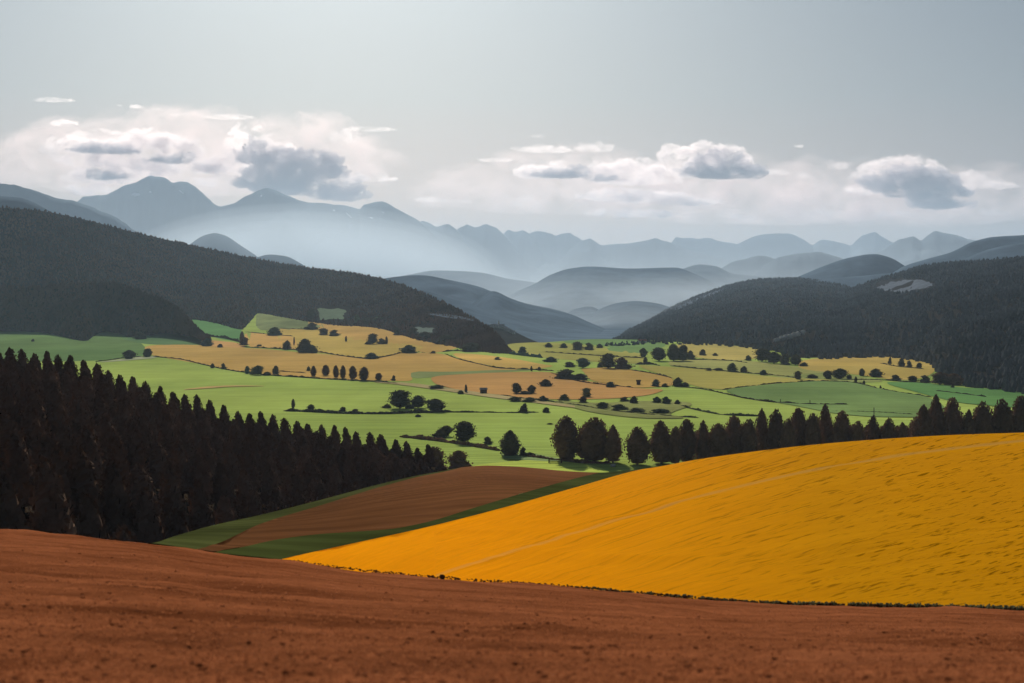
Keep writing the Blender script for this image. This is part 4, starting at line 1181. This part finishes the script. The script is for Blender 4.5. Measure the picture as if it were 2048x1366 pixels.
for poly in ([(262,392),(268,386),(274,387),(281,391),(277,393),(271,395)], [(298,385),(301,383),(304,386),(300,388)], [(357,382),(362,383),(368,388),(367,390),(361,386)], [(522,391),(525,392),(523,396),(520,395)],
             [(666,420),(671,423),(670,425),(665,422)], [(690,426),(695,428),(702,434),(705,438),(700,437),(694,431)], [(738,435),(744,436),(747,439),(741,439)], [(764,424),(768,427),(766,428)]):
    patch('snow_patch', bm_, poly, M_SNOW, 'small white snow patch high on the great mountain', 60.0, 'snow')
patch('scree', hr2.name, ragged([(1750,575),(1780,566),(1812,560),(1856,563),(1866,573),(1838,579),(1808,588),(1784,584)], 1.6, 5), M_SCREE, 'pale scree clearing on the right hill', 3, sm=0)
patch('scree', hr1.name, [(1340,620),(1380,601),(1430,582),(1462,574),(1440,584),(1390,605),(1352,622)], M_SCREE, 'thin pale strip along the crest of the right hill', 8, 'scree')
patch('meadow', hl1.name, [(850,630),(880,630),(915,634),(945,641),(950,645),(915,641),(880,636)], M_SCREE, 'pale clearing strip on the dark forest tip', 14, 'meadow')
patch('meadow', hl1.name, ragged([(636,616),(692,619),(686,639),(640,640)], 1.2, 6), fm((112, 128, 104), .1), 'grey green clearing cut into the dark left forest', 4, 'meadow')
patch('meadow', hl1.name, ragged([(829,655),(870,657),(864,669),(838,668)], 1.0, 7), fm((112, 124, 116), .1), 'small grey clearing beside the humped bush', 4, 'meadow')

# ------------------------------------------------------------------ clouds (real volumes far beyond the haze)
def volume_mat(name, color, density, aniso):
    m = bpy.data.materials.new(name); m.use_nodes = True
    nt = m.node_tree; nt.nodes.clear()
    out = nt.nodes.new('ShaderNodeOutputMaterial'); v = nt.nodes.new('ShaderNodeVolumePrincipled')
    v.inputs['Color'].default_value = (*color, 1); v.inputs['Density'].default_value = density; v.inputs['Anisotropy'].default_value = aniso
    nt.links.new(v.outputs[0], out.inputs['Volume'])
    return m
def cloud_mat(name, color, density, aniso, size, lo, hi):
    m = volume_mat(name, color, density, aniso); nt = m.node_tree
    v = next(n for n in nt.nodes if n.type == 'PRINCIPLED_VOLUME')
    f = noise_node(nt, coord(nt, (1.0, 1.0, 1.5)), 1.0 / size, 6, 0.62, 0.3)
    mr = nt.nodes.new('ShaderNodeMapRange'); mr.interpolation_type = 'SMOOTHSTEP'
    mr.inputs[1].default_value = lo; mr.inputs[2].default_value = hi; mr.inputs[3].default_value = 0.0; mr.inputs[4].default_value = density
    nt.links.new(f, mr.inputs[0]); nt.links.new(mr.outputs[0], v.inputs['Density'])
    return m
CY = 60000.0
dgt = None
def cloud(blobs, mat, label, seed, voxel=1.5, depth=0.55, amp=0.55, Y=CY, cat='cloud'):
    s = Y / F
    bm = bmesh.new(); r = np.random.default_rng(seed)
    lumps = []
    ka, kb = (1.14, 1.5) if mat is M_CMID else ((1.12, 1.3) if mat is M_CTHICK else (1.1, 1.3))
    blobs = [(u, v, a * ka, b * kb) for (u, v, a, b) in blobs]
    for (u, v, a, b) in blobs:
        lumps.append((u, v, a * 0.86, b * 0.75, 0.0))
        for _ in range(int(6 + 0.30 * a)):
            th = r.uniform(-0.25, math.pi + 0.25); q = r.uniform(0.55, 0.98)
            k = r.uniform(0.14, 0.42)
            bb = b * k * 1.15; aa = min(bb * r.uniform(1.2, 2.6), a * 0.4)
            lumps.append((u + a * q * math.cos(th), v - b * q * max(-0.35, math.sin(th)) * r.uniform(.6, 1.05), aa, bb, r.uniform(-.7, .7)))
    for (u, v, a, b, dy) in lumps:
        c = Vector(P(u, v, Y + dy * depth * blobs[0][2] * s * 0.6))
        bmm = bmesh.ops.create_icosphere(bm, subdivisions=2, radius=1.0)
        for vt in bmm['verts']:
            x, y, z = vt.co
            if z < 0: z *= 0.8
            vt.co = c + Vector((x * a * s, y * a * s * depth, z * b * s))
    me = bpy.data.meshes.new('cloud'); bm.to_mesh(me); bm.free()
    o = bpy.data.objects.new('cloud', me); COL.objects.link(o)
    md = o.modifiers.new('remesh', 'REMESH'); md.mode = 'VOXEL'; md.voxel_size = voxel * s
    dg = bpy.context.evaluated_depsgraph_get()
    me2 = bpy.data.meshes.new_from_object(o.evaluated_get(dg))
    o.modifiers.clear(); o.data = me2; bpy.data.meshes.remove(me)
    n = len(me2.vertices); co = np.empty(n * 3, np.float32); me2.vertices.foreach_get('co', co); co = co.reshape(-1, 3)
    no = np.empty(n * 3, np.float32); me2.vertices.foreach_get('normal', no); no = no.reshape(-1, 3)
    bmin = min(b for *_, b in blobs)
    L = 9.0 * s
    for i in range(n):
        p = co[i] / L
        f = noise.fractal((p[0] * 0.8 + seed, p[1], p[2] * 1.4), 0.7, 2.1, 5) * (1.6 if mat is M_CTHICK else 1.0)
        k = (0.35 if no[i, 2] < -0.2 else 1.0)
        co[i] += no[i] * (f * 9.0 * s * amp * k)
    me2.vertices.foreach_set('co', co.ravel()); me2.update()
    me2.materials.clear(); me2.materials.append(mat)
    tag(o, label, cat, 'clouds above the mountains', 'stuff')
    return o
CW = (0.99, 0.915, 0.915)
M_CTHICK = cloud_mat('thick_cloud', (0.71,0.66,0.70), 0.0030, 0.2, 700.0, 0.36, 0.50)
M_CMID = cloud_mat('soft_cloud', CW, 0.0022, 0.55, 900.0, 0.42, 0.58)
M_CTHIN = cloud_mat('thin_cloud', CW, 0.0009, 0.55, 500.0, 0.40, 0.60)
M_VEIL = cloud_mat('cloud_veil', (0.99, 0.84, 0.82), 0.00034, 0.5, 1500.0, 0.36, 0.66)
cloud([(180,295,75,22),(270,292,95,24),(345,308,55,22),(150,320,40,20),(220,325,80,20),(300,335,90,20),(400,338,50,12),(210,355,70,15),(180,382,45,12)], M_CMID, 'large pinkish white cloud bank above the hump shaped mountain', 1)
cloud([(205,300,70,9),(240,302,45,8),(185,297,30,9)], M_CTHICK, 'grey core cloud inside the left cloud bank', 2, Y=57500)
cloud([(345,320,48,10),(362,314,22,8)], M_CTHICK, 'small grey cloud right of the left cloud core', 3, Y=57500)
cloud([(212,354,45,8),(200,348,20,8)], M_CTHICK, 'low grey cloud just above the left mountain shoulder', 4, Y=57500)
cloud([(500,295,42,24),(540,312,50,20),(470,312,35,20),(600,325,40,14),(450,335,60,18),(430,365,50,10)], M_CMID, 'white crested cloud above the second summit', 5)
cloud([(530,318,60,18),(515,300,22,18),(600,345,75,32),(630,325,26,12),(660,385,60,20),(560,370,75,30),(690,395,38,12)], M_CTHICK, 'tall grey cloud rising behind the second summit', 6, Y=57500)
cloud([(735,357,52,8),(700,362,30,8)], M_CMID, 'flat pale cloud right of the tall grey cloud', 7)
cloud([(1085,342,55,15),(1130,348,60,10),(1060,350,32,10)], M_CMID, 'white capped cloud left of centre right', 8)
cloud([(1120,350,62,9),(1150,346,30,11),(1200,358,34,8)], M_CTHICK, 'grey flat based cloud under the white cap', 9, Y=57500)
cloud([(1240,340,60,14),(1290,345,50,16),(1270,362,80,10),(1210,345,40,10)], M_CMID, 'ragged pale cloud joining the two right clouds', 10)
cloud([(1385,325,58,26),(1420,318,62,22),(1350,345,36,16),(1460,335,44,18)], M_CMID, 'bright domed cloud on the right', 11)
cloud([(1440,345,75,18),(1430,322,32,20),(1475,330,24,16),(1500,352,32,9)], M_CTHICK, 'grey heap inside the domed cloud', 12, Y=57500)
cloud([(1270,395,110,12),(1370,405,70,9),(1250,388,60,9)], M_CMID, 'long low grey cloud band under the domed cloud', 13)
cloud([(1235,428,50,10),(1310,429,45,9)], M_CMID, 'small pink cloud pair low above the pale range', 14)
cloud([(1790,345,60,20),(1830,350,60,22),(1750,365,45,16),(1730,380,30,14)], M_CMID, 'pink rimmed cloud at the right', 15)
cloud([(1820,368,78,24),(1860,385,70,24),(1830,348,50,14),(1780,378,48,12),(1880,410,60,12)], M_CTHICK, 'big grey cloud heap at the right', 16, Y=57500)
cloud([(1955,362,34,14),(1990,372,40,9),(1940,372,22,12)], M_CMID, 'small peach coloured cloud near the right edge', 17)
for i, (u, v, a, b, m, lb) in enumerate([(128,247,28,6,M_CMID,'small white puff above the left cloud bank'),(271,214,13,3.5,M_CMID,'tiny puff high above the left cloud bank'),(311,218,9,1.8,M_CMID,'tiny streak right of the high puff'),(238,211,6,1.6,M_CMID,'tiniest streak left of the high puff'),
        (362,230,19,2.5,M_CMID,'short white streak above the first summit'),(455,234,60,2.5,M_CTHIN,'long thin veil streak right of the short streak'),(108,200,44,4,M_CTHIN,'faint streak at the upper left'),(740,258,58,3,M_CTHIN,'thin streak trailing from the curved cloud'),(690,275,26,14,M_CTHIN,'curved pale cloud wisp above the ridge'),
        (1090,299,58,8,M_CTHIN,'pale flat cloud above the white cap'),(1190,296,42,9,M_CTHIN,'pale flat cloud right of its twin'),(990,320,36,4,M_CTHIN,'thin streak left of the white cap'),(862,400,36,6,M_CTHIN,'low pale wisp above the sawtooth peaks'),(930,403,16,4,M_CTHIN,'tiny pale wisp above the sawtooth peaks'),
        (1598,293,9,3,M_CMID,'tiny bright puff between the right clouds'),(1545,345,36,6,M_CTHIN,'pink tail of the domed cloud'),(1675,332,24,9,M_CTHIN,'faint pink puff left of the big grey heap'),(1610,352,16,7,M_CTHIN,'faint small pink puff beside the domed cloud'),(1050,405,26,14,M_CTHIN,'faint pink patch above the centre range'),(1075,273,14,4,M_CTHIN,'tiny faint puff above the flat clouds'),
        (1470,432,40,6,M_CTHIN,'low pink wisp above the right range'),(1640,425,40,9,M_CTHIN,'low pink wisp left of the grey heap base'),(1790,428,50,7,M_CTHIN,'low pink wisp under the grey heap'),(1990,425,30,9,M_CTHIN,'low peach wisp near the right edge')]):
    cloud([(u, v, a, b), (u + a * .45, v + b * .3, a * .6, b * .8), (u - a * .4, v + b * .35, a * .6, b * .7)], m, lb, 30 + i, voxel=max(0.8, min(1.5, b * 0.3)), depth=0.8, amp=min(.5, b / 20))

for k, (u, v, a, b, lb) in enumerate([(1560,405,340,62,'broad pinkish cloud veil on the right above the far ranges'),(1150,385,280,60,'broad pale cloud veil above the sawtooth peaks'),(1850,410,270,62,'dull pink cloud veil at the right edge'),(380,335,360,80,'pale pink cloud veil around the left cloud bank')]):
    cloud([(u, v, a, b), (u - a * .4, v + b * .2, a * .6, b * .7), (u + a * .45, v - b * .1, a * .6, b * .7)], M_VEIL, lb, 80 + k, voxel=3.0, depth=0.35, amp=0.8, Y=63000)

# ------------------------------------------------------------------ mist and haze
def lens(name, u, v, Y, ru, ry, rz, mat, label):
    bm = bmesh.new(); bmesh.ops.create_uvsphere(bm, u_segments=48, v_segments=24, radius=1.0)
    c = Vector(P(u, v, Y)); s = Y / F
    for vt in bm.verts: vt.co = Vector((c.x + vt.co.x * ru * s, c.y + vt.co.y * ry, c.z + vt.co.z * rz * s))
    me = bpy.data.meshes.new(name); bm.to_mesh(me); bm.free(); me.materials.append(mat)
    o = bpy.data.objects.new(name, me); COL.objects.link(o); tag(o, label, 'mist', kind='stuff'); return o
MIST = (0.80, 0.90, 0.98)
def mist_bank(u, v, Y, ru, ry, rz, tau, n, label):
    for k in range(n):
        f = 0.30 + 0.70 * (k + 0.5) / n
        lens('mist', u, v, Y, ru * (0.55 + 0.45 * f), ry * (0.6 + 0.4 * f), rz * f, volume_mat('valley_mist', MIST, tau / n / (2 * ry), 0.3), label)
mist_bank(900, 560, 14200, 1700, 1100, 330, 0.27, 5, 'thin high mist between the near hills and the far mountains')
mist_bank(610, 588, 17000, 430, 2200, 190, 4.6, 8, 'white mist lying in the valley before the great mountain')
mist_bank(1080, 600, 17200, 900, 1500, 130, 0.45, 6, 'thin mist pooling below the sawtooth peaks')
mist_bank(1650, 590, 17500, 900, 1800, 110, 0.3, 6, 'thin mist pooling below the right ranges')
mist_bank(1130, 640, 9300, 620, 700, 110, 0.75, 6, 'pale mist around the central blue hill')
mist_bank(1180, 665, 5950, 420, 300, 85, 0.35, 5, 'pale mist in the valley gap')
mist_bank(1650, 600, 9000, 500, 600, 80, 0.6, 5, 'pale mist behind the right hills')

# haze box
def box(name, x0, x1, y0, y1, z0, z1, mat):
    V = [(x, y, z) for x in (x0, x1) for y in (y0, y1) for z in (z0, z1)]
    Fs = [(0,1,3,2),(4,6,7,5),(0,4,5,1),(2,3,7,6),(0,2,6,4),(1,5,7,3)]
    return mesh_obj(name, V, Fs, mat, smooth=False)
HAZE = 3.0e-5
o = box('haze', -40000, 40000, -200, 42000, -140, 2000, volume_mat('air', (0.57, 0.76, 0.97), HAZE, 0.25))
tag(o, 'pale blue haze filling the air of the valley', 'haze', kind='stuff')
